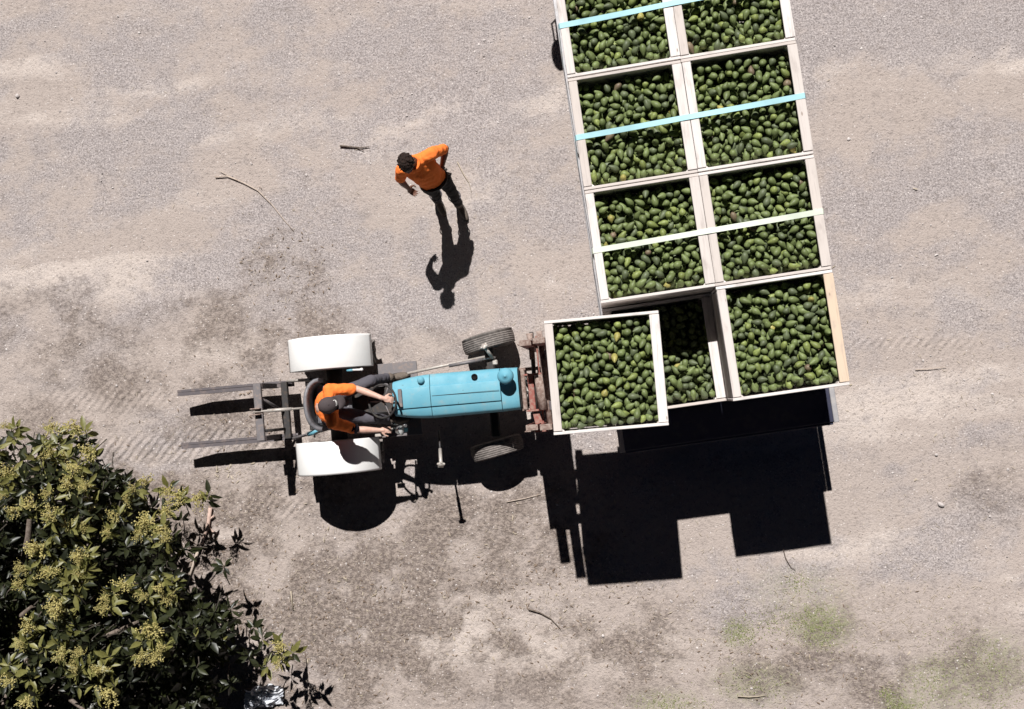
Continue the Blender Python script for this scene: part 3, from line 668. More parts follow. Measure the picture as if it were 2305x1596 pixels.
# white fenders
def fender(side):
    y0, y1 = (0.425, 0.805); ri = 0.54; th = 0.012; mb = MB(); n = 22; rings = []
    a0, a1 = rad(14), rad(153)
    for k in range(n + 1):
        a = a0 + (a1 - a0) * k / n; rr = ri * (1.0 - 0.03 * sin((a - a0) / (a1 - a0) * pi))
        x, z = rr * cos(a) * 0.97 + RX, RW + 1.1 * rr * sin(a); X, Z = (rr + th) * cos(a) * 0.97 + RX, RW + 1.1 * (rr + th) * sin(a)
        e = 0.010; d = 0.02 * (1 if k < n else 1)
        ring = [(x, y0, z), (x, y1, z), (RX + (x - RX) * 0.985, y1 + 0.004, z - 0.045), (RX + (X - RX) * 0.987, y1 + 0.016, Z - 0.045), (X, y1 + 0.010, Z - 0.008), (X, y1 - e, Z), (X, y0 + e, Z), (X, y0, Z - 0.006)]
        rings.append([(p[0], p[1] * side, p[2]) for p in ring])
    mb.loft(rings); o = mb.build('fender', 'fender_white', tr); fixnormals(o.data)
    poly = [(rr * cos(a) * 0.97 + RX, 0, RW + 1.1 * rr * sin(a)) for a in [a0 + (a1 - a0) * k / 14 for k in range(15)] for rr in [ri - 0.012]] + [(RX - 0.42, 0, 0.62), (RX + 0.42, 0, 0.58)]
    p = MB().prism([(q[0], side * (y0 + 0.002), q[2]) for q in poly], (0, side * 0.008, 0)).build('fender_panel', 'white_paint', o); fixnormals(p.data)
    for a in (75, 100, 125):
        pass
    return o
for s_ in (1, -1): fender(s_)
# bonnet in three sections
def bonnet(x0, x1, w0, w1, z0, z1, name, ridge=True, drop=0.36, nose=False):
    def ring(x, w, z):
        pr = [(-w, z - drop), (-w, z - 0.11), (-w * 0.985, z - 0.07), (-w * 0.93, z - 0.028), (-w * 0.83, z - 0.006), (-0.125, z + 0.004)]
        if ridge: pr += [(-0.118, z + 0.022), (-0.108, z + 0.026), (0.0, z + 0.030), (0.10, z + 0.026), (0.11, z + 0.022)]
        else: pr += [(-0.06, z + 0.006), (0, z + 0.008), (0.06, z + 0.006)]
        pr += [(0.118, z + 0.004), (w * 0.83, z - 0.006), (w * 0.93, z - 0.028), (w * 0.985, z - 0.07), (w, z - 0.11), (w, z - drop)]
        return [(x, a, b) for a, b in pr]
    n = 6; rs = []
    for k in range(n + 1):
        q = k / n; w = w0 + (w1 - w0) * (sin(q * pi / 2) if w0 < w1 - 0.02 else q); z = z0 + (z1 - z0) * q
        if nose and k == n: z -= 0.012
        rs.append(ring(x0 + (x1 - x0) * q, w, z))
    o = MB().loft(rs, smooth=True).build(name, 'blue_paint', tr); fixnormals(o.data)
    md = o.modifiers.new('e', 'EDGE_SPLIT'); md.split_angle = rad(42); return o
bonnet(0.70, 1.135, 0.20, 0.253, 1.235, 1.25, 'cowl')
bonnet(1.142, 1.945, 0.255, 0.250, 1.252, 1.238, 'bonnet')
bonnet(1.952, 2.15, 0.249, 0.243, 1.233, 1.215, 'nose_panel', ridge=False, nose=True)
MB().box((1.545, 0.0, 1.283), (0.78, 0.004, 0.004)).build('bonnet_seam', 'black_rubber', tr)
MB().box((2.155, 0, 0.90), (0.02, 0.44, 0.40), None, 0.01).build('grille', 'dark_steel', tr)
MB().box((0.79, 0.005, 1.285), (0.045, 0.21, 0.02), None, 0.006).build('dash_handle', 'grey_steel', tr)
MB().prism([(0.70, -0.19, 0.8), (0.70, 0.19, 0.8), (0.70, 0.19, 1.22), (0.70, -0.19, 1.22)], (-0.035, 0, 0)).build('dash_panel', 'dark_steel', tr)
MB().lathe([(0.041, -0.02), (0.042, 0.02), (0.036, 0.034), (0.02, 0.042), (0.001, 0.044)], 24, Matrix.Translation((1.04, 0.19, 1.25))).build('fuel_cap', 'blue_paint', tr)
MB().lathe([(0.036, -0.02), (0.036, 0.016), (0.03, 0.022), (0.024, 0.021), (0.022, 0.012), (0.001, 0.011)], 24, Matrix.Translation((1.66, 0.175, 1.245))).build('exhaust_outlet', 'soot_black', tr)
pc = MB().lathe([(0.03, -0.02), (0.03, 0.14), (0.085, 0.145), (0.092, 0.16), (0.092, 0.195), (0.08, 0.22), (0.05, 0.238), (0.016, 0.243), (0.014, 0.25), (0.001, 0.251)], 32, Matrix.Translation((2.03, 0.15, 1.215))); pc.build('air_precleaner', 'blue_paint', tr)
# floor, seat, wheel, controls
MB().box((0.62, 0.30, 0.425), (0.5, 0.30, 0.02), None, 0.005).build('footplate', 'grey_steel', tr); MB().box((0.62, -0.30, 0.425), (0.5, 0.30, 0.02), None, 0.005).build('footplate', 'grey_steel', tr)
MB().box((-0.06, 0, 0.95), (0.42, 0.46, 0.09), None, 0.03).build('seat_cushion', 'seat_vinyl', tr)
sb = []
for k in range(13):
    a = rad(-88 + 176 * k / 12); x = -0.165 - 0.145 * cos(a) ** 0.7 if cos(a) > 0 else -0.165; y = 0.265 * sin(a) + 0.01
    hgt = 1.27 - 0.10 * (abs(sin(a)) ** 4); nx, ny = -cos(a), sin(a)
    sb.append([(x, y, 0.92), (x, y, hgt - 0.02), (x + nx * 0.012, y + ny * 0.012, hgt), (x + nx * 0.036, y + ny * 0.036, hgt - 0.004), (x + nx * 0.05, y + ny * 0.05, hgt - 0.03), (x + nx * 0.045, y + ny * 0.045, 0.92)])
o = MB().loft(sb).build('seat_back', 'seat_vinyl', tr); fixnormals(o.data)
MB().box((-0.08, 0, 0.78), (0.2, 0.2, 0.26)).build('seat_mount', 'dark_steel', tr)
WC = Vector((0.60, -0.015, 1.39)); WN = Vector((-0.42, 0, 0.9)).normalized(); wq = WN.to_track_quat('Z', 'Y').to_matrix().to_4x4()
sw = MB(); n = 40; Rg = 0.19
tor = []
for k in range(n + 1):
    a = 2 * pi * k / n; tor.append(WC + wq.to_3x3() @ Vector((Rg * cos(a), Rg * sin(a), 0)))
sw.tube(tor, 0.013, 8, cap=False); so = sw.build('steering_wheel', 'black_rubber', tr)
for k in range(3):
    a = 2 * pi * k / 3 + 0.5; MB().tube([WC - WN * 0.03, WC + wq.to_3x3() @ Vector((Rg * cos(a), Rg * sin(a), 0))], 0.008, 6).build('spoke', 'grey_steel', so)
MB().tube([WC - WN * 0.02, Vector((0.74, -0.012, 0.92))], 0.022, 10).build('steering_column', 'dark_steel', tr)
def lever(pts, r, knob, mat='pale_metal', kmat='black_rubber', name='lever'):
    o = MB().tube(pts, r, 8).build(name, mat, tr)
    k = MB(); ellipsoid(k, pts[-1], (knob, knob, knob * 1.2), n=10, m=8); k.build('knob', kmat, o); return o
LK = Vector((0.605, -0.352, 1.19))
lever([(0.66, -0.33, 0.62), (0.63, -0.335, 0.9), LK], 0.011, 0.022); lever([(0.69, -0.31, 0.62), (0.66, -0.30, 0.95), (0.64, -0.28, 1.10)], 0.009, 0.018)
lever([(0.18, 0.40, 0.70), (0.20, 0.385, 1.0), (0.32, 0.38, 1.06)], 0.012, 0.02, 'white_paint', 'white_paint'); MB().tube([(0.2, 0.385, 1.01), (0.13, 0.384, 0.99)], 0.014, 8).build('lever_grip', 'blue_paint', tr)
MB().box((0.70, -0.37, 0.86), (0.07, 0.05, 0.44), None, 0.008).build('lamp_post', 'blue_paint', tr)
lp = MB().lathe([(0.001, -0.06), (0.03, -0.055), (0.05, -0.03), (0.056, 0.0), (0.058, 0.012), (0.05, 0.016)], 24, Matrix.Translation((0.735, -0.365, 1.14)) @ Matrix.Rotation(rad(62), 4, 'Y')).build('work_lamp', 'chrome', tr)
MB().lathe([(0.001, 0.024), (0.03, 0.02), (0.05, 0.012)], 24, Matrix.Translation((0.735, -0.365, 1.14)) @ Matrix.Rotation(rad(62), 4, 'Y')).build('lamp_lens', 'lamp_glass', lp)
MB().tube([(0.745, -0.33, 1.12), (0.78, -0.31, 1.16), (0.81, -0.315, 1.19)], [0.01, 0.012, 0.02], 8).build('lamp_bracket', 'chrome', tr)
MB().box((0.44, -0.405, 0.92), (0.10, 0.035, 0.05), None, 0.006).build('control_box', 'pale_metal', tr)
# steering rods, arms
MB().tube([(0.78, 0.30, 0.62), (1.72, 0.42, 0.52)], 0.017, 8).build('drag_link', 'pale_metal', tr)
MB().tube([(1.30, 0.345, 0.70), (1.70, 0.385, 0.66)], 0.021, 8).build('steering_cylinder', 'grey_steel', tr)
MB().tube([(1.70, 0.385, 0.66), (1.86, 0.40, 0.64)], 0.011, 8).build('cylinder_rod', 'chrome', tr)
def stalk(a, b, mid=0.6, r=0.013):
    a = Vector(a); b = Vector(b); o = MB().tube([a, a.lerp(b, mid)], r, 8).build('marker_stalk', 'dark_steel', tr)
    MB().tube([a.lerp(b, mid), b], r * 1.6, 10).build('stalk_sleeve', 'pale_metal', o)
    k = MB(); d = (b - a).normalized(); q = d.to_track_quat('Z', 'Y').to_matrix().to_4x4(); q.translation = b
    k.lathe([(0.001, -0.02), (0.03, -0.018), (0.042, 0.0), (0.03, 0.02), (0.001, 0.024)], 12, q)
    for j in range(5): ellipsoid(k, b + q.to_3x3() @ Vector((0.036 * cos(j * 1.257), 0.036 * sin(j * 1.257), 0.004)), (0.016, 0.016, 0.014), n=8, m=6)
    k.build('stalk_knob', 'pale_metal', o)
stalk((1.11, -0.42, 0.66), (1.163, -0.80, 1.07), 0.55); stalk((1.87, 0.33, 0.72), (1.765, 0.53, 0.90), 0.3)
MB().box((1.86, 0.335, 0.74), (0.06, 0.06, 0.05), None, 0.01).build('stalk_base', 'pale_metal', tr)
# front guard and lift mast
gp = MB().box((2.205, -0.02, 0.98), (0.05, 0.47, 0.36), None, 0.01); gp.build('grille_guard', 'rust_brown', tr)
for y in (-0.25, 0.22): MB().box((2.28, y, 0.80), (0.24, 0.03, 0.5), None, 0.005).build('mast_bracket', 'rust_brown', tr)
for k, (a, b, h) in enumerate(((0.16, 0.14, 1.12), (0.08, -0.02, 1.16), (-0.05, -0.1, 1.1), (-0.15, 0.03, 1.14), (-0.2, -0.17, 1.06))):
    MB().tube([(2.22, a, 0.95), (2.24, a, h), (2.27, (a + b) / 2, h + 0.05), (2.31, b, h + 0.02), (2.36, b, 1.0)], 0.014, 8).build('hydraulic_hose', 'black_rubber', tr)
MB().box((2.255, -0.02, 1.085), (0.05, 0.30, 0.03), None, 0.006).build('valve_block', 'pale_metal', tr)
for k in range(4): MB().tube([(2.26, 0.11 - 0.085 * k, 1.10), (2.275, 0.11 - 0.085 * k, 1.17)], [0.018, 0.012], 10).build('valve_spool', 'dark_steel', tr)
for (x, y, top) in ((2.35, 0.44, 2.30), (2.35, -0.45, 2.36), (2.515, 0.44, 2.60), (2.515, -0.45, 2.63)):
    zc_ = (0.30 + top) / 2
    m_ = MB().box((x, y, zc_), (0.12, 0.016, top - 0.30), None, 0.004).box((x - 0.054, y + 0.028, zc_), (0.012, 0.04, top - 0.31)).box((x + 0.054, y + 0.028, zc_), (0.012, 0.04, top - 0.31)).build('mast_upright', 'rust_red', tr)
    MB().box((x, y + 0.02, top + 0.006), (0.126, 0.062, 0.012), None, 0.003).build('upright_cap', 'rust_brown', m_)
for y in (0.475, -0.485): MB().box((2.40, y, 1.22), (0.36, 0.012, 1.06), None, 0.003).build('mast_side_plate', 'rust_brown', tr)
MB().tube([(2.385, 0.60, 1.70), (2.36, -0.43, 1.70)], 0.024, 12).build('carriage_shaft', 'dark_steel', tr)
MB().tube([(2.475, 0.60, 1.77), (2.515, -0.50, 1.77)], 0.034, 14).build('carriage_shaft', 'rust_brown', tr)
MB().tube([(2.432, 0.125, 1.80), (2.452, -0.26, 1.80)], 0.052, 16).build('shaft_sleeve', 'rust_brown', tr)
MB().box((2.335, -0.06, 1.74), (0.065, 0.38, 0.05), (0, 0, 0.0), 0.006).build('cross_plate', 'rust_red', tr)
for y in (0.135, -0.26): MB().box((2.36, y, 1.74), (0.20, 0.022, 0.075), None, 0.004).build('end_lug', 'rust_red', tr)
MB().tube([(2.365, 0.59, 1.70), (2.37, 0.46, 1.70), (2.372, 0.40, 1.70)], [0.042, 0.02, 0.02], 12).build('shaft_end', 'rust_brown', tr)
MB().box((2.372, 0.37, 1.705), (0.06, 0.14, 0.045), None, 0.006).build('shaft_lug', 'rust_brown', tr)
o = MB().prism([(2.33, -0.30, 1.72), (2.36, -0.49, 1.72), (2.46, -0.49, 1.72), (2.40, -0.30, 1.72)], (0, 0, 0.03)).build('gusset_plate', 'rust_red', tr); fixnormals(o.data)
MB().box((2.44, -0.492, 1.73), (0.20, 0.018, 0.06), None, 0.003).build('end_lug', 'rust_red', tr)
MB().box((2.43, 0.05, 1.66), (0.018, 1.02, 0.035), None, 0.003).build('carriage_bar', 'rust_red', tr)
MB().tube([(2.42, 0.04, 0.45), (2.42, 0.04, 1.5)], 0.035, 12).build('lift_cylinder', 'dark_steel', tr); MB().tube([(2.42, 0.04, 1.5), (2.42, 0.04, 1.72)], 0.02, 10).build('cylinder_rod', 'chrome', tr)
for z in (0.42, 1.0): MB().box((2.48, 0.04, z), (0.045, 0.60, 0.09), None, 0.006).build('mast_crossbar', 'rust_red', tr)
for y in (0.33, -0.22):
    fk = MB().box((2.545, y, 2.0 - 0.16), (0.03, 0.10, 0.36), None, 0.006); v0 = [(2.53, y - 0.05, 1.962), (2.53, y + 0.05, 1.962), (3.60, y + 0.04, 1.992), (3.60, y - 0.04, 1.992)]
    fk.prism([(2.53, y - 0.05, 1.985), (3.58, y - 0.05, 1.985), (3.58, y - 0.05, 1.978), (2.53, y - 0.05, 1.94)][::-1], (0, 0.10, 0)); o = fk.build('lift_fork', 'fork_steel', tr); fixnormals(o.data)
# rear fork carrier on the three point hitch
def rear_fork(y):
    hh = 0.075; prof = [(-hh / 2, 0.0), (hh / 2, 0.0), (hh / 2, 0.022), (0.012, 0.028), (0.012, 0.10), (hh / 2, 0.106), (hh / 2, 0.125), (0.008, 0.125), (0.006, 0.118), (-0.006, 0.118), (-0.008, 0.125), (-hh / 2, 0.125), (-hh / 2, 0.106), (-0.012, 0.10), (-0.012, 0.028), (-hh / 2, 0.022)]
    rs = []
    for x, k in ((-2.18, 0.35), (-2.02, 0.7), (-1.85, 1.0), (-0.72, 1.0)): rs.append([(x, y + a, 0.355 - (0.125 - b) * k) for a, b in prof])
    o = MB().loft(rs, smooth=False).build('hitch_fork', 'fork_steel', tr); fixnormals(o.data)
rear_fork(0.315); rear_fork(-0.345)
for y in (0.30, -0.33): MB().box((-0.955, y, 0.62), (0.09, 0.06, 0.70), None, 0.006).build('fork_frame_post', 'fork_steel', tr)
MB().box((-0.965, -0.015, 0.985), (0.095, 0.68, 0.05), None, 0.006).build('fork_frame_crossbar', 'grey_steel', tr)
MB().box((-0.80, -0.015, 0.40), (0.08, 0.70, 0.07), None, 0.006).build('fork_frame_beam', 'dark_steel', tr)
MB().tube([(-0.95, 0.16, 0.95), (-0.83, -0.02, 0.45)], 0.018, 8).build('frame_brace', 'grey_steel', tr); MB().tube([(-0.93, -0.24, 0.95), (-0.83, -0.24, 0.42)], 0.018, 8).build('frame_brace', 'dark_steel', tr)
tl = MB().tube([(-1.02, -0.005, 1.035), (-0.42, -0.01, 0.93)], 0.013, 8).build('top_link', 'pale_metal', tr); MB().tube([(-0.86, -0.006, 1.007), (-0.58, -0.008, 0.958)], 0.021, 10).build('link_barrel', 'pale_metal', tl)
for y in (0.03, -0.04): MB().box((-0.99, y, 1.03), (0.12, 0.014, 0.09), None, 0.004).build('link_ear', 'rust_brown', tr)
MB().tube([(-0.76, 0.345, 0.42), (-0.40, 0.33, 0.52), (-0.05, 0.27, 0.52)], 0.02, 8).build('lower_link', 'pale_metal', tr); MB().tube([(-0.74, -0.365, 0.42), (-0.40, -0.31, 0.50), (-0.05, -0.24, 0.52)], 0.018, 8).build('lower_link', 'grey_steel', tr)
MB().tube([(-0.52, -0.33, 0.50), (-0.34, -0.285, 0.60)], 0.028, 10).build('stabiliser', 'blue_paint', tr)
for y in (0.25, -0.25): MB().tube([(-0.30, y, 0.95), (-0.34, y * 1.15, 0.55)], 0.016, 8).build('lift_rod', 'dark_steel', tr)
MB().box((-0.33, 0, 0.93), (0.10, 0.56, 0.06), None, 0.01).build('rocker_shaft', 'dark_steel', tr)
MB().box((-0.30, 0.0, 0.80), (0.10, 0.30, 0.28), None, 0.02).build('hitch_housing', 'dark_steel', tr)
for y, s_ in ((0.21, 1), (-0.21, -1)): MB().tube([(-0.15, y, 0.62), (-0.42, y * 1.6, 0.60), (-0.47, y * 1.75, 0.42)], 0.013, 8).build('check_chain', 'dark_steel', tr)

# ------------------------------------------------------------ people
def person(name, loc, rz, J, shirt_m, trouser_m, skin_m, label, boots='boot_leather', cap=False, up=1.0, seated=False, curlL=0.8, curlR=0.8, hdL=None, hdR=None, nL=None, nR=None):
    root = empty(name, loc, rz); tag(root, label, 'person')
    j = {k: Vector(v) for k, v in J.items() if not isinstance(v, (int, float))}
    hf_ = Vector(J['hf']).normalized(); hu = Vector(J['hu']).normalized(); hs = hu.cross(hf_).normalized(); hf_ = hs.cross(hu)
    H3 = Matrix((hf_, hs, hu)).transposed(); hc = j['head']
    def HP(x, y, z): return hc + H3 @ Vector((x, y, z))
    b = MB()
    ellipsoid(b, HP(-0.005, 0, 0.02), (0.098, 0.077, 0.108), M3=H3); ellipsoid(b, HP(0.028, 0, -0.055), (0.062, 0.055, 0.068), M3=H3)
    ellipsoid(b, HP(0.098, 0, -0.018), (0.02, 0.013, 0.026), M3=H3); ellipsoid(b, HP(0.085, 0, 0.022), (0.018, 0.045, 0.014), M3=H3); ellipsoid(b, HP(0.083, 0, -0.062), (0.012, 0.026, 0.009), M3=H3); ellipsoid(b, HP(0.075, 0, -0.10), (0.022, 0.026, 0.02), M3=H3)
    for s_ in (-1, 1): ellipsoid(b, HP(-0.008, s_ * 0.08, -0.012), (0.022, 0.012, 0.034), M3=H3)
    capsule(b, j['neck'] - hu * 0.03, 0.06, HP(-0.015, 0, -0.06), 0.053)
    capsule(b, j['chest'], 0.11, j['pel'], 0.11); capsule(b, j['shL'], 0.055, j['shR'], 0.055)
    for s_ in 'LR':
        capsule(b, j['sh' + s_], 0.050, j['el' + s_], 0.039); m = j['el' + s_].lerp(j['wr' + s_], 0.3)
        capsule(b, j['el' + s_], 0.037, m, 0.042); capsule(b, m, 0.042, j['wr' + s_], 0.026)
        capsule(b, j['hip' + s_], 0.075, j['kn' + s_], 0.050); capsule(b, j['kn' + s_], 0.045, j['an' + s_], 0.036)
    hand(b, j['wrL'], hdL or (j['wrL'] - j['elL']), nL or (0, 0, 1), 1, curlL); hand(b, j['wrR'], hdR or (j['wrR'] - j['elR']), nR or (0, 0, 1), -1, curlR)
    fuse(b, 'body', skin_m, root, 0.0055, 3)
    # shirt
    s = MB(); side = (j['shL'] - j['shR']).normalized(); fwd = side.cross(Vector((0, 0, 1))).normalized() * (-1 if J.get('flip') else 1)
    def torso(mb, levels, n=22):
        rs = []
        for (c, wx, wy) in levels: rs.append([c + side * wx * cos(2 * pi * k / n) + fwd * wy * sin(2 * pi * k / n) for k in range(n)])
        mb.loft(rs)
    P, C, N_ = j['pel'], j['chest'], j['neck']; mid = (j['shL'] + j['shR']) / 2
    torso(s, [(P + (C - P) * 0.02, 0.172, 0.128), (P + (C - P) * 0.35, 0.165, 0.122), (C - (C - P) * 0.25, 0.175, 0.128), (C + (mid - C) * 0.3, 0.19, 0.125), (C + (mid - C) * 0.8, 0.175, 0.105), (mid + (N_ - mid) * 0.5, 0.12, 0.085), (N_ + hu * 0.01, 0.07, 0.07)])
    for s_ in 'LR':
        e = j['sh' + s_].lerp(j['el' + s_], 0.80); capsule(s, mid.lerp(j['sh' + s_], 0.6), 0.075, j['sh' + s_], 0.076); capsule(s, j['sh' + s_], 0.074, e, 0.062)
    sh = fuse(s, 'shirt', shirt_m, root, 0.007, 5, 0.0085, 11)
    cl = MB(); cc = N_ + hu * 0.012; cr = []
    for k in range(25):
        a = 2 * pi * k / 24; cr.append(cc + side * 0.074 * cos(a) + fwd * 0.076 * sin(a) + Vector((0, 0, 0.012 * -sin(a))))
    cl.tube(cr, 0.014, 8, cap=False); cl.build('collar', 'navy_fabric' if J.get('navy') else shirt_m, sh)
    if J.get('navy'):
        for s_ in 'LR':
            e0 = j['sh' + s_].lerp(j['el' + s_], 0.70); e1 = j['sh' + s_].lerp(j['el' + s_], 0.96)
            if s_ == 'R': c_ = MB(); c_.tube([e0, e1], [0.063, 0.058], 20); c_.build('sleeve_cuff', 'navy_fabric', sh)
    # trousers
    q = MB(); torso(q, [(P + Vector((0, 0, 0.07)), 0.158, 0.115), (P, 0.172, 0.128), (P - Vector((0, 0, 0.07)), 0.165, 0.12)])
    for s_ in 'LR':
        capsule(q, P.lerp(j['hip' + s_], 0.7), 0.10, j['hip' + s_], 0.094); capsule(q, j['hip' + s_], 0.092, j['kn' + s_], 0.064)
        e = j['kn' + s_].lerp(j['an' + s_], 0.93); capsule(q, j['kn' + s_], 0.063, e, 0.058)
    fuse(q, 'trousers', trouser_m, root, 0.008, 5, 0.009, 9)
    bl = MB(); br = [P + Vector((0, 0, 0.055)) + side * 0.168 * cos(2 * pi * k / 28) + fwd * 0.126 * sin(2 * pi * k / 28) for k in range(29)]
    bl.tube(br, 0.014, 6, cap=False); bl.build('belt', 'black_rubber', root)
    for s_ in 'LR':
        bo = MB(); a = j['an' + s_]; t_ = j['toe' + s_]; d = (t_ - a); d.z = 0; d.normalize(); sd2 = Vector((-d.y, d.x, 0))
        g0 = J['floor']; h3 = Matrix((d, sd2, Vector((0, 0, 1)))).transposed()
        ellipsoid(bo, Vector((a.x, a.y, g0 + 0.05)) - d * 0.02, (0.06, 0.045, 0.05), M3=h3); ellipsoid(bo, Vector((a.x, a.y, g0 + 0.045)) + d * 0.10, (0.12, 0.048, 0.045), M3=h3)
        capsule(bo, Vector((a.x, a.y, g0 + 0.06)), 0.05, a + Vector((0, 0, 0.10)), 0.055); bo_ = fuse(bo, 'boot', boots, root, 0.007, 3)
        so_ = MB(); n = 20; r0 = [Vector((a.x, a.y, g0 + 0.002)) + d * (0.07 + 0.155 * cos(2 * pi * k / n)) + sd2 * (0.05 * sin(2 * pi * k / n)) for k in range(n)]
        so_.loft([r0, [p + Vector((0, 0, 0.022)) for p in r0]]); so_.build('sole', 'black_rubber', bo_)
    for s_ in (-1, 1):
        e = MB(); ellipsoid(e, HP(0.083, s_ * 0.033, 0.0), (0.012, 0.014, 0.009), M3=H3, n=10, m=6); e.build('eye', 'eye', root)
    h = MB()
    if cap:
        ellipsoid(h, HP(-0.012, 0, 0.038), (0.104, 0.084, 0.06), M3=H3)
        for k in range(26):
            a = random.uniform(1.2, 5.1); ellipsoid(h, HP(-0.01 + 0.095 * cos(a), 0.078 * sin(a), random.uniform(-0.05, 0.03)), (0.02, 0.016, 0.03), M3=H3, n=8, m=6)
        fuse(h, 'hair', 'hair_dark', root, 0.006, 2)
        rs = []
        for k in range(8):
            a = k / 7 * 0.49 * pi; rs.append([HP(-0.012 + 0.112 * cos(a) * cos(2 * pi * m / 24), 0.091 * cos(a) * sin(2 * pi * m / 24), 0.05 + 0.085 * sin(a)) for m in range(24)])
        co = MB().loft(rs).build('cap', 'cap_fabric', root); fixnormals(co.data)
        bm_ = MB(); top = []; bot = []
        for k in range(15):
            a = rad(-62 + 124 * k / 14); i_ = (0.112 * cos(a) - 0.012, 0.091 * sin(a)); o_ = (0.06 + 0.125 * cos(a) ** 0.6, 0.088 * sin(a))
            top.append((i_, o_))
        rings = [[HP(i_[0] - 0.01, i_[1], 0.056), HP(o_[0], o_[1], 0.040 - 0.9 * o_[1] ** 2), HP(o_[0], o_[1], 0.034 - 0.9 * o_[1] ** 2), HP(i_[0] - 0.01, i_[1], 0.048)] for i_, o_ in top]
        br_ = bm_.loft(rings).build('brim', 'cap_fabric', co); fixnormals(br_.data)
        bt = MB(); ellipsoid(bt, HP(-0.012, 0, 0.136), (0.008, 0.008, 0.005), M3=H3, n=8, m=6); bt.build('button', 'cap_fabric', co)
        lg = []                                              # small white script mark on the front of the crown
        for k in range(34):
            u = k / 33; y = 0.034 - 0.068 * u; a = 0.62 + 0.16 * sin(u * 4.6 * 2 * pi) * (1 - 0.35 * u) + (0.12 if u < 0.12 else 0)
            yy = y / 0.093; lg.append(HP(-0.012 + 0.1165 * cos(a) * math.sqrt(max(0, 1 - (yy / max(cos(a), .3)) ** 2)), y, 0.05 + 0.0885 * sin(a)))
        MB().tube(lg, 0.0036, 5).build('script_mark', 'white_print', co)
        MB().tube([HP(0.07, 0.036, 0.112), HP(0.078, 0.005, 0.112), HP(0.072, -0.036, 0.11)], 0.003, 5).build('script_mark', 'white_print', co)
    else:
        ellipsoid(h, HP(-0.018, 0, 0.045), (0.106, 0.087, 0.092), M3=H3)
        for k in range(110):
            a = random.uniform(0, 2 * pi); e = random.uniform(-0.15, 0.5) * pi
            if abs(((a + pi) % (2 * pi)) - pi) < 0.9 and e < 0.12 * pi: continue
            c = HP(-0.018 + 0.105 * cos(e) * cos(a), 0.086 * cos(e) * sin(a), 0.045 + 0.09 * sin(e)); d2 = random.uniform(0, 6.28)
            ellipsoid(h, c, (random.uniform(0.012, 0.03), 0.009, 0.011), rot=(random.uniform(-.5, .5), random.uniform(-.5, .5), d2), n=8, m=6)
        fuse(h, 'hair', 'hair_dark', root, 0.0045, 1)
    return root, j, HP

# walking man: world positions, facing down the picture and to its right
MO = Vector((-2.12, 2.40, 0))
def wp(x, y, z):
    z2 = z * 1.125 if z > 0.2 else z; k = (CAM_H - z2) / (CAM_H - z); return Vector((x * k, y * k, z2)) - MO
JW = dict(head=wp(-2.352, 2.552, 1.635), hf=(0.10, -0.92, -0.38), hu=(-0.10, -0.30, 0.95), neck=wp(-2.315, 2.590, 1.475), chest=wp(-2.245, 2.555, 1.27), pel=wp(-2.150, 2.475, 0.965),
          shL=wp(-2.115, 2.705, 1.405), shR=wp(-2.452, 2.525, 1.405), elL=wp(-1.985, 2.815, 1.15), wrL=wp(-2.055, 2.615, 1.0), elR=wp(-2.525, 2.455, 1.14), wrR=wp(-2.463, 2.395, 0.925),
          hipL=wp(-2.055, 2.518, 0.92), hipR=wp(-2.235, 2.432, 0.92), knL=wp(-1.978, 2.375, 0.51), knR=wp(-2.205, 2.395, 0.50), anL=wp(-1.972, 2.325, 0.10), anR=wp(-2.245, 2.385, 0.10),
          toeL=wp(-1.915, 2.215, 0.03), toeR=wp(-2.20, 2.285, 0.03), floor=0.004)
man, jm, HPm = person('person', MO, 0, JW, 'orange_fabric', 'trousers_dark', 'skin_brown', 'person in orange shirt and dark trousers walking with one hand on hip', hdL=Vector((0.02, -0.09, -0.06)), nL=(1, 0.1, 0.2), nR=(-0.5, 0.3, 0.4))
MB().tube([jm['wrL'] + Vector((0.033 * cos(a), 0.012 * cos(a) * 0.4, 0.033 * sin(a))) for a in [k * pi / 8 for k in range(17)]], 0.011, 8, cap=False).build('wristwatch', 'black_rubber', man)
MB().box(jm['wrL'] + Vector((0.02, 0.006, 0.033)), (0.036, 0.036, 0.012), (0.2, 0.3, 0.2), 0.003).build('watch_face', 'grey_steel', man)
pk = MB().box((0.075, 0.185, 0.965), (0.10, 0.028, 0.075), (0.3, -0.3, 0.35), 0.006).build('belt_pouch', 'black_rubber', man)
pc_ = MB().tube([HPm(-0.05 + 0.02 * cos(a), 0.0 + 0.09 * sin(a), -0.02) for a in [0.2 + k * 0.18 for k in range(8)]], 0.008, 6).build('ear_protector_band', 'black_rubber', man)
ph = empty('phone_holder', (0, 0, 0)); bpy.data.objects.remove(ph)
buckle = jm['wrL'] + Vector((0.085, -0.065, -0.03))
MB().box(buckle, (0.055, 0.034, 0.008), (0.1, 0.2, -0.3), 0.002).build('phone', 'black_rubber', man); MB().box(buckle + Vector((0, 0, 0.006)), (0.038, 0.02, 0.004), (0.1, 0.2, -0.3)).build('phone_screen', 'white_print', man)
for s_, k in (('L', 0), ('R', 1)):
    a = jm['kn' + s_].lerp(jm['an' + s_], 0.12); MB().tube([a + Vector((0.074 * cos(2 * pi * q / 16), 0.074 * sin(2 * pi * q / 16), 0.01 * sin(q))) for q in range(17)], 0.007, 6, cap=False).build('knee_seam', 'jeans_grey', man)
lgp = []
for k in range(20):
    a = 0.6 + k * 0.26; lgp.append(jm['chest'] + Vector((0.10, -0.085, 0.09)) + Vector((0.03 * cos(a), 0.012 * cos(a) - 0.004, 0.02 * sin(a))))

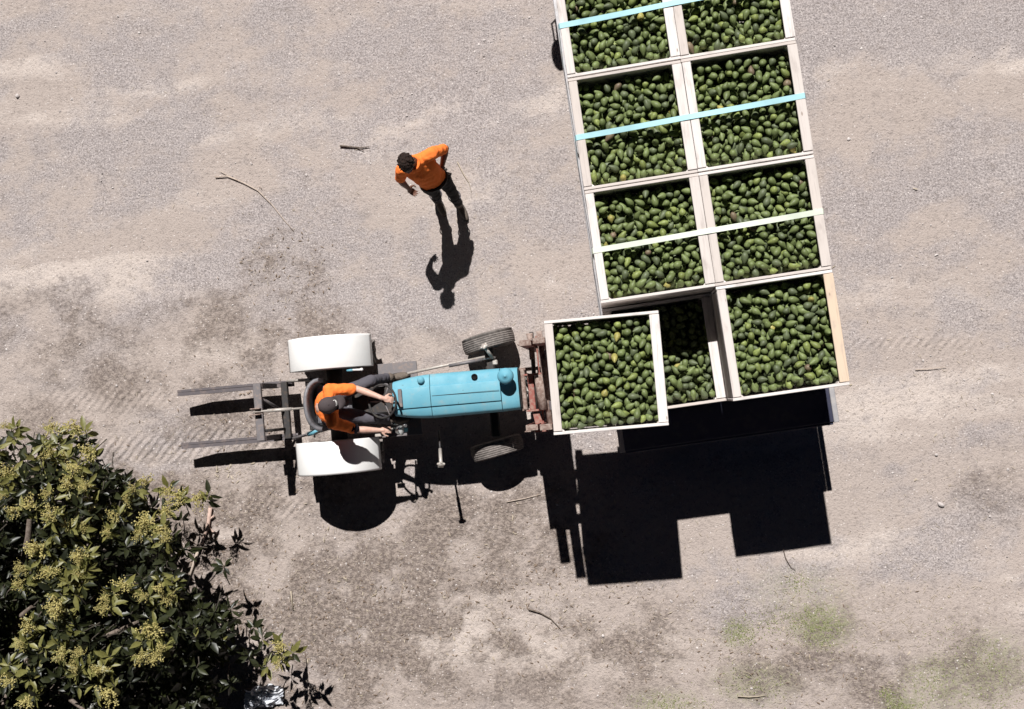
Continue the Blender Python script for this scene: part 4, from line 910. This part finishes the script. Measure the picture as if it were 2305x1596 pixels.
# driver: tractor axes, facing +x
def lift(p, dz):
    c, s_ = cos(TR_A), sin(TR_A); w = Vector((TR_O.x + p[0] * c - p[1] * s_, TR_O.y + p[0] * s_ + p[1] * c)); w *= (CAM_H - p[2] - dz) / (CAM_H - p[2]); w -= TR_O.xy
    return Vector((w.x * c + w.y * s_, -w.x * s_ + w.y * c, p[2] + dz))
JD = dict(head=(0.045, -0.005, 1.665), hf=(0.93, 0.18, -0.30), hu=(0.30, 0.03, 0.95), neck=(-0.005, -0.02, 1.515), chest=(-0.10, -0.02, 1.27), pel=(-0.13, 0.0, 0.985),
          shL=(0.005, 0.165, 1.43), shR=(0.015, -0.205, 1.42), elL=(0.30, 0.155, 1.31), wrL=(0.60, 0.02, 1.335), elR=(0.235, -0.315, 1.18), wrR=(0.49, -0.345, 1.105),
          hipL=(-0.04, 0.10, 0.955), hipR=(-0.04, -0.10, 0.955), knL=(0.40, 0.245, 0.93), knR=(0.38, -0.20, 0.93), anL=(0.56, 0.27, 0.53), anR=(0.52, -0.24, 0.53),
          toeL=(0.70, 0.28, 0.46), toeR=(0.66, -0.25, 0.46), floor=0.437, navy=1)
for k_ in ('head', 'neck', 'chest', 'pel', 'shL', 'shR', 'elL', 'wrL', 'elR', 'wrR', 'hipL', 'hipR', 'knL', 'knR'): JD[k_] = lift(JD[k_], 0.12)
drv, jd, _ = person('person', TR_O, TR_A, JD, 'orange_fabric', 'jeans_grey', 'skin_fair', 'person in orange shirt and dark cap sitting at the wheel of the tractor', cap=True, seated=True,
      curlL=1.0, curlR=1.0, hdL=Vector((0.85, -0.25, -0.2)), hdR=Vector((0.95, -0.05, -0.1)), nL=(0.25, 0.2, 0.95), nR=(0.1, 0.1, 0.95))

# ------------------------------------------------------------ avocado tree
TC = Vector((-7.25, -3.35, 0)); TRAD = 2.75
def crown_r(az): return TRAD * (1 + 0.13 * mnoise.noise(Vector((cos(az) * 2.2, sin(az) * 2.2, 3.1))) + 0.10 * mnoise.noise(Vector((cos(az) * 6, sin(az) * 6, 8))))
def crown_z(x, y):
    dx, dy = x - TC.x, y - TC.y; q = math.hypot(dx, dy) / crown_r(math.atan2(dy, dx)); return 0.95 + 1.75 * math.sqrt(max(0.0, 1 - min(q, 1) ** 2)), q
tree = empty('avocado_tree', TC); tag(tree, 'dark leafy avocado tree with yellow flower sprays at bottom left', 'tree')
def rel(p): return Vector(p) - TC
MB().tube([(0, 0, -0.05), (0.03, 0.02, 0.4), (0.0, 0.05, 0.9)], [0.19, 0.15, 0.13], 14).build('trunk', 'bark', tree)
tr_rng = random.Random(21); tips = []
px_flowers = [(84,1236),(50,1279),(104,1288),(178,1259),(47,1313),(275,1316),(134,1360),(235,1370),(356,1320),(322,1340),(64,1407),(50,1449),(339,1414),(366,1457),(319,1478),(174,1467),(171,1501),(141,1471),(221,1508),(20,1531),(631,1451),(628,1488),(245,1558),(64,1575),
  (117,965),(169,965),(113,1022),(200,1017),(169,1048),(14,1064),(153,1085),(188,1097),(31,1146),(70,1135),(115,1158),(108,1111),(195,1130),(256,1158),(284,1125),(301,1097),(334,1083),(381,1102),(400,1120),(451,1120),(376,1151),(329,1177),(313,1196),(367,1191),(371,1212),(85,1233),(179,1250),(12,960),(350,1480),(130,1375),(240,1345)]
FL = []
for (px, py) in px_flowers:
    z = 1.5
    for _ in range(4): p = at(px, py, z); z = crown_z(p.x, p.y)[0] + 0.03
    z += 0.03; FL.append(at(px, py, z))
NFL = len(FL)
for k in range(70):
    az = tr_rng.uniform(0, 6.28); r = crown_r(az) * math.sqrt(tr_rng.random()) * 0.97; x, y = TC.x + r * cos(az), TC.y + r * sin(az)
    if x > -8.6 and y > -2.4: FL.append(Vector((x, y, crown_z(x, y)[0] - tr_rng.uniform(0, 0.25))))
limb_ends = []
for k in range(15):
    az = 2 * pi * k / 15 + tr_rng.uniform(-.15, .15); q = tr_rng.uniform(0.5, 0.86); r = crown_r(az) * q
    e = Vector((TC.x + r * cos(az), TC.y + r * sin(az), 0)); e.z = crown_z(e.x, e.y)[0] - 0.25; limb_ends.append(e)
for k in range(5):
    az = tr_rng.uniform(0, 6.28); r = tr_rng.uniform(0.3, 1.1); e = Vector((TC.x + r * cos(az), TC.y + r * sin(az), 2.25)); limb_ends.append(e)
for e in limb_ends:
    a = Vector((0, 0.04, 0.8)); b = rel(e); m1 = a.lerp(b, 0.35) + Vector((0, 0, 0.18)); m2 = a.lerp(b, 0.7) + Vector((tr_rng.uniform(-.1, .1), tr_rng.uniform(-.1, .1), 0.1))
    MB().tube([a, m1, m2, b], [0.085, 0.06, 0.038, 0.016], 8).build('limb', 'bark', tree)
# twig tips carrying whorls of leaves
for i in range(3000):
    az = tr_rng.uniform(0, 2 * pi); q = math.sqrt(tr_rng.random()); r = crown_r(az) * q
    x, y = TC.x + r * cos(az), TC.y + r * sin(az)
    if x < -9.2 or y < -5.6: continue
    if mnoise.noise(Vector((x * 1.9, y * 1.9, 5))) < -0.08: continue
    zt = crown_z(x, y)[0]; dep = abs(tr_rng.gauss(0, 0.22)) if tr_rng.random() < 0.42 else tr_rng.uniform(0.2, 1.4)
    if q > 0.85 and tr_rng.random() < 0.35: continue
    tips.append(Vector((x, y, max(zt - dep, 0.35))))
for i in range(1500):                     # inner, lower foliage
    az = tr_rng.uniform(0, 2 * pi); r = crown_r(az) * math.sqrt(tr_rng.random()) * 0.9; x, y = TC.x + r * cos(az), TC.y + r * sin(az)
    if x < -9.0 or y < -5.2: continue
    tips.append(Vector((x, y, tr_rng.uniform(0.3, max(0.5, crown_z(x, y)[0] - 0.55)))))
tips += [f + Vector((tr_rng.uniform(-.05, .05), tr_rng.uniform(-.05, .05), -0.09)) for f in FL]
for (px, py) in ((537, 1390), (520, 1375), (505, 1275), (470, 1115), (410, 1235), (395, 1215), (570, 1415), (590, 1440), (200, 985), (30, 985), (10, 1010), (430, 1370), (470, 1400), (440, 1345), (400, 1340), (500, 1420), (420, 1430), (600, 1500), (560, 1480), (520, 1540), (660, 1470)): tips.append(at(px, py, 0.95 + tr_rng.uniform(-.1, .12)))
OUT = [(-400, 930), (190, 950), (215, 1030), (310, 1075), (460, 1105), (440, 1150), (385, 1205), (395, 1335), (470, 1370), (560, 1410), (655, 1450), (665, 1510), (600, 1640), (600, 2600), (-1500, 2600), (-1500, 930)]
def outline(p):
    c = R.transposed() @ (p - Vector((0, 0, CAM_H))); x = 1152.5 + 2682 * c.x / -c.z; y = 798 - 2682 * c.y / -c.z; ins = False
    for i in range(len(OUT)):
        (x0, y0), (x1, y1) = OUT[i], OUT[i - 1]
        if (y0 > y) != (y1 > y) and x < (x1 - x0) * (y - y0) / (y1 - y0) + x0: ins = not ins
    return ins
NEXTRA = 21
tips = [p for i, p in enumerate(tips) if outline(p) or i >= len(tips) - NEXTRA]
tw = MB(); LV = []; YG = []; FR = [rel(f) for f in FL]
ends = [rel(e) for e in limb_ends]
for p in tips:
    b = rel(p); e = min(ends, key=lambda q: (q - b).length); st_ = b + ((e - b).normalized() * 0.5 + Vector((tr_rng.uniform(-.8, .8), tr_rng.uniform(-.8, .8), -0.8))).normalized() * tr_rng.uniform(0.12, 0.3)
    tw.tube([st_, st_.lerp(b, 0.55) + Vector((tr_rng.uniform(-.03, .03), tr_rng.uniform(-.03, .03), 0.02)), b], [0.008, 0.006, 0.004], 5, cap=False)
    out = Vector((b.x, b.y, 0)); out = out.normalized() if out.length > .1 else Vector((1, 0, 0)); ax = (out * tr_rng.uniform(0.1, 0.8) + Vector((tr_rng.uniform(-.4, .4), tr_rng.uniform(-.4, .4), 0.8))).normalized()
    s1 = ax.orthogonal().normalized(); s2 = ax.cross(s1); nl = tr_rng.randint(7, 13); young = min((q - b).length for q in FR) < 0.2
    for k in range(nl):
        a = k * 2.4 + tr_rng.uniform(-.3, .3); el = tr_rng.uniform(-0.75, 0.85); d = ((s1 * cos(a) + s2 * sin(a)) * cos(el) + ax * sin(el)).normalized()
        if d.z < -0.75: d.z = -0.5; d.normalize()
        L = tr_rng.uniform(0.085, 0.195); LV.append((b - ax * tr_rng.uniform(-0.02, 0.13), d, L, L * tr_rng.uniform(0.32, 0.46), tr_rng.uniform(-.9, .9))); YG.append(young and tr_rng.random() < 0.75)
tw.build('twigs', 'twig_dark', tree)['kind'] = 'stuff'
def leaf_geo(p, d, L, w, roll):
    up = Vector((0, 0, 1)); sd_ = d.cross(up); sd_ = sd_.normalized() if sd_.length > .05 else Vector((1, 0, 0)); n_ = sd_.cross(d)
    sd_, n_ = sd_ * cos(roll) + n_ * sin(roll), n_ * cos(roll) - sd_ * sin(roll); dr = -0.10 * L
    def q(t_, s_, h): return p + d * (L * t_) + sd_ * (w * s_) + n_ * (h + dr * t_ * t_)
    v = [q(0, 0, 0), q(.12, .06, 0), q(.12, -.06, 0), q(.42, .48, .012), q(.42, 0, 0), q(.42, -.48, .012), q(.75, .36, .01), q(.75, 0, 0), q(.75, -.36, .01), q(1.03, 0, -.004)]
    return v, [(0, 1, 4), (0, 4, 2), (1, 3, 4), (2, 4, 5), (3, 6, 7, 4), (4, 7, 8, 5), (6, 9, 7), (7, 9, 8)]
def in_view(p):
    c = R.transposed() @ (p + TC - Vector((0, 0, CAM_H))); return abs(c.x / -c.z) * 2682 < 1152 and abs(c.y / -c.z) * 2682 < 798
vis = sorted([i for i, l in enumerate(LV) if in_view(l[0])], key=lambda i: -(LV[i][0].z - crown_z(LV[i][0].x + TC.x, LV[i][0].y + TC.y)[0] + 0.8 * LV[i][2])); top = set(vis[:300])
fb = MB(); fy = MB()
for i, l in enumerate(LV):
    v, f = leaf_geo(*l)
    if i in top: MB().add(v, f, None, True).build('leaf', 'leaf_young' if YG[i] or i % 9 == 0 else 'leaf_dark', tree)
    else: (fy if YG[i] else fb).add(v, f, None, True)
fb.build('foliage', 'leaf_dark', tree)['kind'] = 'stuff'; fy.build('foliage', 'leaf_young', tree)['kind'] = 'stuff'
# flower sprays
PM = []
for k in range(5):
    m_ = MB(); rr = random.Random(50 + k)
    for s_ in range(9):
        a = s_ * 2.4; el = rr.uniform(0.1, 1.3); d = Vector((cos(a) * cos(el), sin(a) * cos(el), sin(el))); ln = rr.uniform(0.08, 0.15); e = d * ln
        m_.tube([(0, 0, -0.04), e], [0.004, 0.0025], 4, cap=False)
        for q in range(15):
            c = e * rr.uniform(0.45, 1.08) + Vector((rr.gauss(0, .019), rr.gauss(0, .019), rr.gauss(0, .015))); z_ = rr.uniform(0.006, 0.0125)
            M = Matrix.Translation(c) @ Euler((rr.uniform(0, 3), rr.uniform(0, 3), 0)).to_matrix().to_4x4()
            z_ *= 1.0; m_.add([(z_, 0, 0), (-z_, 0, 0), (0, z_, 0), (0, -z_, 0), (0, 0, z_ * .7), (0, 0, -z_ * .7)], [(0, 2, 4), (2, 1, 4), (1, 3, 4), (3, 0, 4), (2, 0, 5), (1, 2, 5), (3, 1, 5), (0, 3, 5)], M)
    PM.append(m_.mesh('flower_spray', 'floret'))
for i, p in enumerate(FL):
    s_ = tr_rng.uniform(0.7, 1.1) if i < NFL else tr_rng.uniform(0.45, 0.8); o = link('flower_spray', PM[i % 5], tree, rel(p), (tr_rng.uniform(-.4, .4), tr_rng.uniform(-.4, .4), tr_rng.uniform(0, 6.28))); o.scale = (s_ * tr_rng.uniform(0.7, 1.25), s_ * tr_rng.uniform(0.7, 1.25), s_)

# ------------------------------------------------------------ sticks, bag, loose things on the ground
def stick(pts, r0, r1, mat, label, fork=None, name='stick'):
    P_ = [at(*p) for p in pts]; n = len(P_); rr = [r0 + (r1 - r0) * i / (n - 1) for i in range(n)]
    for i, p in enumerate(P_): p.z = 0.012 + rr[i] + 0.006 * random.random()
    mb = MB().tube(P_, rr, 7)
    for fk in (fork or []):
        Q = [at(*p) for p in fk]
        for q in Q: q.z = 0.018 + r1
        mb.tube(Q, [r0 * 0.6] + [r1 * 0.7] * (len(Q) - 1), 6)
    return tag(mb.build(name, mat), label, 'stick', 'fallen sticks in the yard')
stick([(485, 399), (512, 397), (545, 410), (580, 428), (612, 460), (640, 495), (662, 521)], 0.008, 0.004, 'twig_pale', 'long thin forked pale stick curving across the dust at upper left', [[(497, 386), (520, 398), (546, 410)], [(590, 425), (584, 418), (580, 428)]])
stick([(766, 329), (790, 331), (812, 333), (832, 331)], 0.012, 0.005, 'bark', 'short dark twig above and left of the walking person', [[(800, 332), (820, 340)]])
stick([(476, 1142), (470, 1185), (455, 1225)], 0.026, 0.018, 'twig_pink', 'thick pinkish stub of branch beside the avocado tree', [[(470, 1185), (480, 1195), (490, 1200)], [(472, 1170), (484, 1160)]], 'branch')
stick([(452, 1228), (440, 1262), (424, 1312)], 0.022, 0.014, 'twig_pale', 'pale broken branch lying against the avocado tree edge', None, 'branch')
stick([(1190, 1370), (1215, 1378), (1240, 1392), (1262, 1416)], 0.012, 0.004, 'bark', 'dark curved twig at lower centre below the big shadow')
stick([(1763, 1236), (1768, 1256), (1780, 1276), (1790, 1283)], 0.005, 0.003, 'bark', 'thin bent twig just below the shadow of the rearmost bin')
stick([(2060, 832), (2085, 831), (2110, 828), (2130, 826)], 0.006, 0.003, 'twig_pale', 'dark straight twig right of the rearmost bin')
stick([(656, 1330), (658, 1350), (660, 1372)], 0.010, 0.006, 'straw', 'short pale straw stick on brown soil left of centre bottom')
stick([(1660, 1566), (1685, 1568), (1704, 1567), (1722, 1564)], 0.009, 0.003, 'straw', 'pale cream stick lying near the bottom edge, right of centre')
stick([(1140, 1130), (1180, 1122), (1218, 1112)], 0.006, 0.003, 'twig_pale', 'thin pale twig beside the tractor front shadow')
stick([(1030, 365), (1045, 395), (1056, 412), (1062, 434)], 0.007, 0.003, 'straw', 'thin straw stalk right of the walking person')
def stone(px, py, r, label, mat='pebble'):
    p = at(px, py); mb = MB(); ellipsoid(mb, (p.x, p.y, r * 0.2), (r * 0.8, r * 0.6, r * 0.5), rot=(0, 0, px), n=9, m=6)
    for i, v in enumerate(mb.v): k = 1 + 0.45 * mnoise.noise(Vector(v) * 25); mb.v[i] = (p.x + (v[0] - p.x) * k, p.y + (v[1] - p.y) * k, v[2] * k)
    tag(mb.build('stone', mat), label, 'stone', 'loose stones in the yard')
stone(40, 216, 0.045, 'pale stone at the far left, upper part of the yard'); stone(2117, 1136, 0.05, 'pale round stone at right of the truck shadow'); stone(690, 394, 0.026, 'small white pebble between the long stick and the walking person'); stone(2108, 1024, 0.03, 'dark pebble right of the truck tail'); stone(180, 775, 0.022, 'small dark pebble in the dust at far left'); stone(263, 868, 0.022, 'small dark pebble left of the hitch forks')
def bag():
    n = 26; v = []; f = []; c = at(596, 1566)
    for j in range(n):
        for i in range(n):
            u, w = i / (n - 1) - .5, j / (n - 1) - .5; e = 1 - max(abs(u), abs(w)) * 2
            z = 0.03 + 0.10 * abs(mnoise.noise(Vector((u * 5, w * 7, 1)))) + 0.07 * mnoise.noise(Vector((u * 11, w * 11, 3))) * (e + .2) + 0.10 * max(0, e) ** .6
            v.append((c.x + u * 0.5 + 0.05 * mnoise.noise(Vector((u * 4, w * 4, 7))), c.y + w * 0.26 + 0.08 * u + 0.05 * mnoise.noise(Vector((u * 4, w * 4, 17))), max(z, 0.01)))
    for j in range(n - 1):
        for i in range(n - 1): f.append((j * n + i, j * n + i + 1, (j + 1) * n + i + 1, (j + 1) * n + i))
    tag(MB().add(v, f).build('plastic_sack', 'plastic_white'), 'crumpled white plastic sack on the ground under the tree', 'sack')
bag()

# uncountable litter: pebbles, dry bits, grass
def scatter_pebbles(n):
    mb = MB(); g = random.Random(3); ico = [(1, 0, 0), (-1, 0, 0), (0, 1, 0), (0, -1, 0), (0, 0, 1), (0, 0, -1), (.6, .6, .55), (-.6, .6, .5), (-.6, -.6, .55), (.6, -.6, .5)]
    fc = [(0, 6, 9), (6, 4, 9), (6, 2, 7), (6, 7, 4), (7, 1, 8), (7, 8, 4), (8, 3, 9), (8, 9, 4), (0, 2, 6), (2, 1, 7), (1, 3, 8), (3, 0, 9)]
    k = 0
    while k < n:
        x, y = g.uniform(-8.4, 5.4), g.uniform(-4.6, 5.6)
        if mnoise.noise(Vector((x * 0.8, y * 1.4, 2))) + g.uniform(-.4, .4) < -0.05: continue
        r = min(0.004 + g.expovariate(1 / 0.0032), 0.02); M = Matrix.Translation((x, y, 0.0015)) @ Matrix.Rotation(g.uniform(0, 6.28), 4, 'Z') @ Matrix.Diagonal((r * g.uniform(.8, 1.4), r * g.uniform(.7, 1.1), r * g.uniform(.5, .9), 1))
        mb.add([tuple(c * g.uniform(.8, 1.15) for c in p) for p in ico], fc, M); k += 1
    tag(mb.build('gravel', 'pebble'), 'loose grey and pale gravel scattered over the yard', 'gravel', kind='stuff')
scatter_pebbles(4200)
def blades(name, mat, label, cat, spots, lenr, wid, flat, seed):
    mb = MB(); g = random.Random(seed)
    for (px, py, sx, sy, n) in spots:
        c = at(px, py)
        for k in range(n):
            x, y = c.x + g.gauss(0, sx * .5), c.y + g.gauss(0, sy * .5); a = g.uniform(0, 6.28); L = g.uniform(*lenr); el = g.uniform(0.02, 0.25) if flat else g.uniform(0.3, 1.3); w = g.uniform(.6, 1.3) * wid
            d = Vector((cos(a) * cos(el), sin(a) * cos(el), sin(el))); s_ = Vector((-sin(a), cos(a), 0)) * w; b = Vector((x, y, 0.012 if flat else 0.0)); bend = Vector((0, 0, -L * .15))
            mb.add([b - s_ * .6, b + s_ * .6, b + d * L * .5 + s_, b + d * L * .5 - s_, b + d * L + bend], [(0, 1, 2, 3), (3, 2, 4)])
    return tag(mb.build(name, mat), label, cat, kind='stuff')
blades('grass', 'grass_green', 'short green grass growing in patches at bottom right', 'grass', [(1850, 1405, 0.36, 0.26, 1500), (1662, 1425, 0.2, 0.2, 380), (1740, 1400, 0.3, 0.2, 260), (1700, 1540, 0.5, 0.25, 240), (2095, 1530, 0.3, 0.3, 360), (2235, 1490, 0.35, 0.35, 420), (2150, 1440, 0.5, 0.3, 160), (1500, 1585, 0.4, 0.12, 340), (2030, 1592, 0.22, 0.1, 420), (2000, 1560, 0.15, 0.1, 160), (1800, 1310, 0.25, 0.15, 160), (2250, 1580, 0.4, 0.2, 300)], (0.012, 0.035), 0.004, False, 5)
blades('dry_litter', 'straw', 'dry straw and pale leaf scraps strewn over the soil', 'litter', [(700, 1350, 2.6, 1.8, 1100), (1900, 1450, 2.8, 1.3, 1500), (500, 1030, 1.8, 0.9, 300), (640, 610, 0.8, 0.7, 110), (1250, 1350, 2.4, 1.4, 800), (2200, 1000, 1.6, 2.0, 300), (1000, 500, 3.2, 1.8, 160), (300, 500, 2.6, 2.6, 120)], (0.015, 0.07), 0.0022, True, 6)
blades('pale_chips', 'straw', 'pale wood chips and leaf pieces on the brown soil', 'litter', [(700, 1350, 2.4, 1.7, 40), (1900, 1450, 2.8, 1.2, 30), (510, 1060, 0.45, 0.12, 12), (1250, 1330, 2.2, 1.3, 24), (1950, 700, 2, 3, 14)], (0.03, 0.08), 0.008, True, 16)
blades('leaf_litter', 'litter_brown', 'brown fallen leaves lying round the avocado tree', 'litter', [(450, 1350, 1.5, 1.8, 420), (760, 1420, 1.8, 1.3, 300), (640, 620, 0.7, 0.6, 90), (1600, 1480, 2.6, 0.9, 160), (560, 920, 1.4, 0.8, 110), (1200, 1330, 1.6, 0.9, 160)], (0.015, 0.06), 0.006, True, 8)
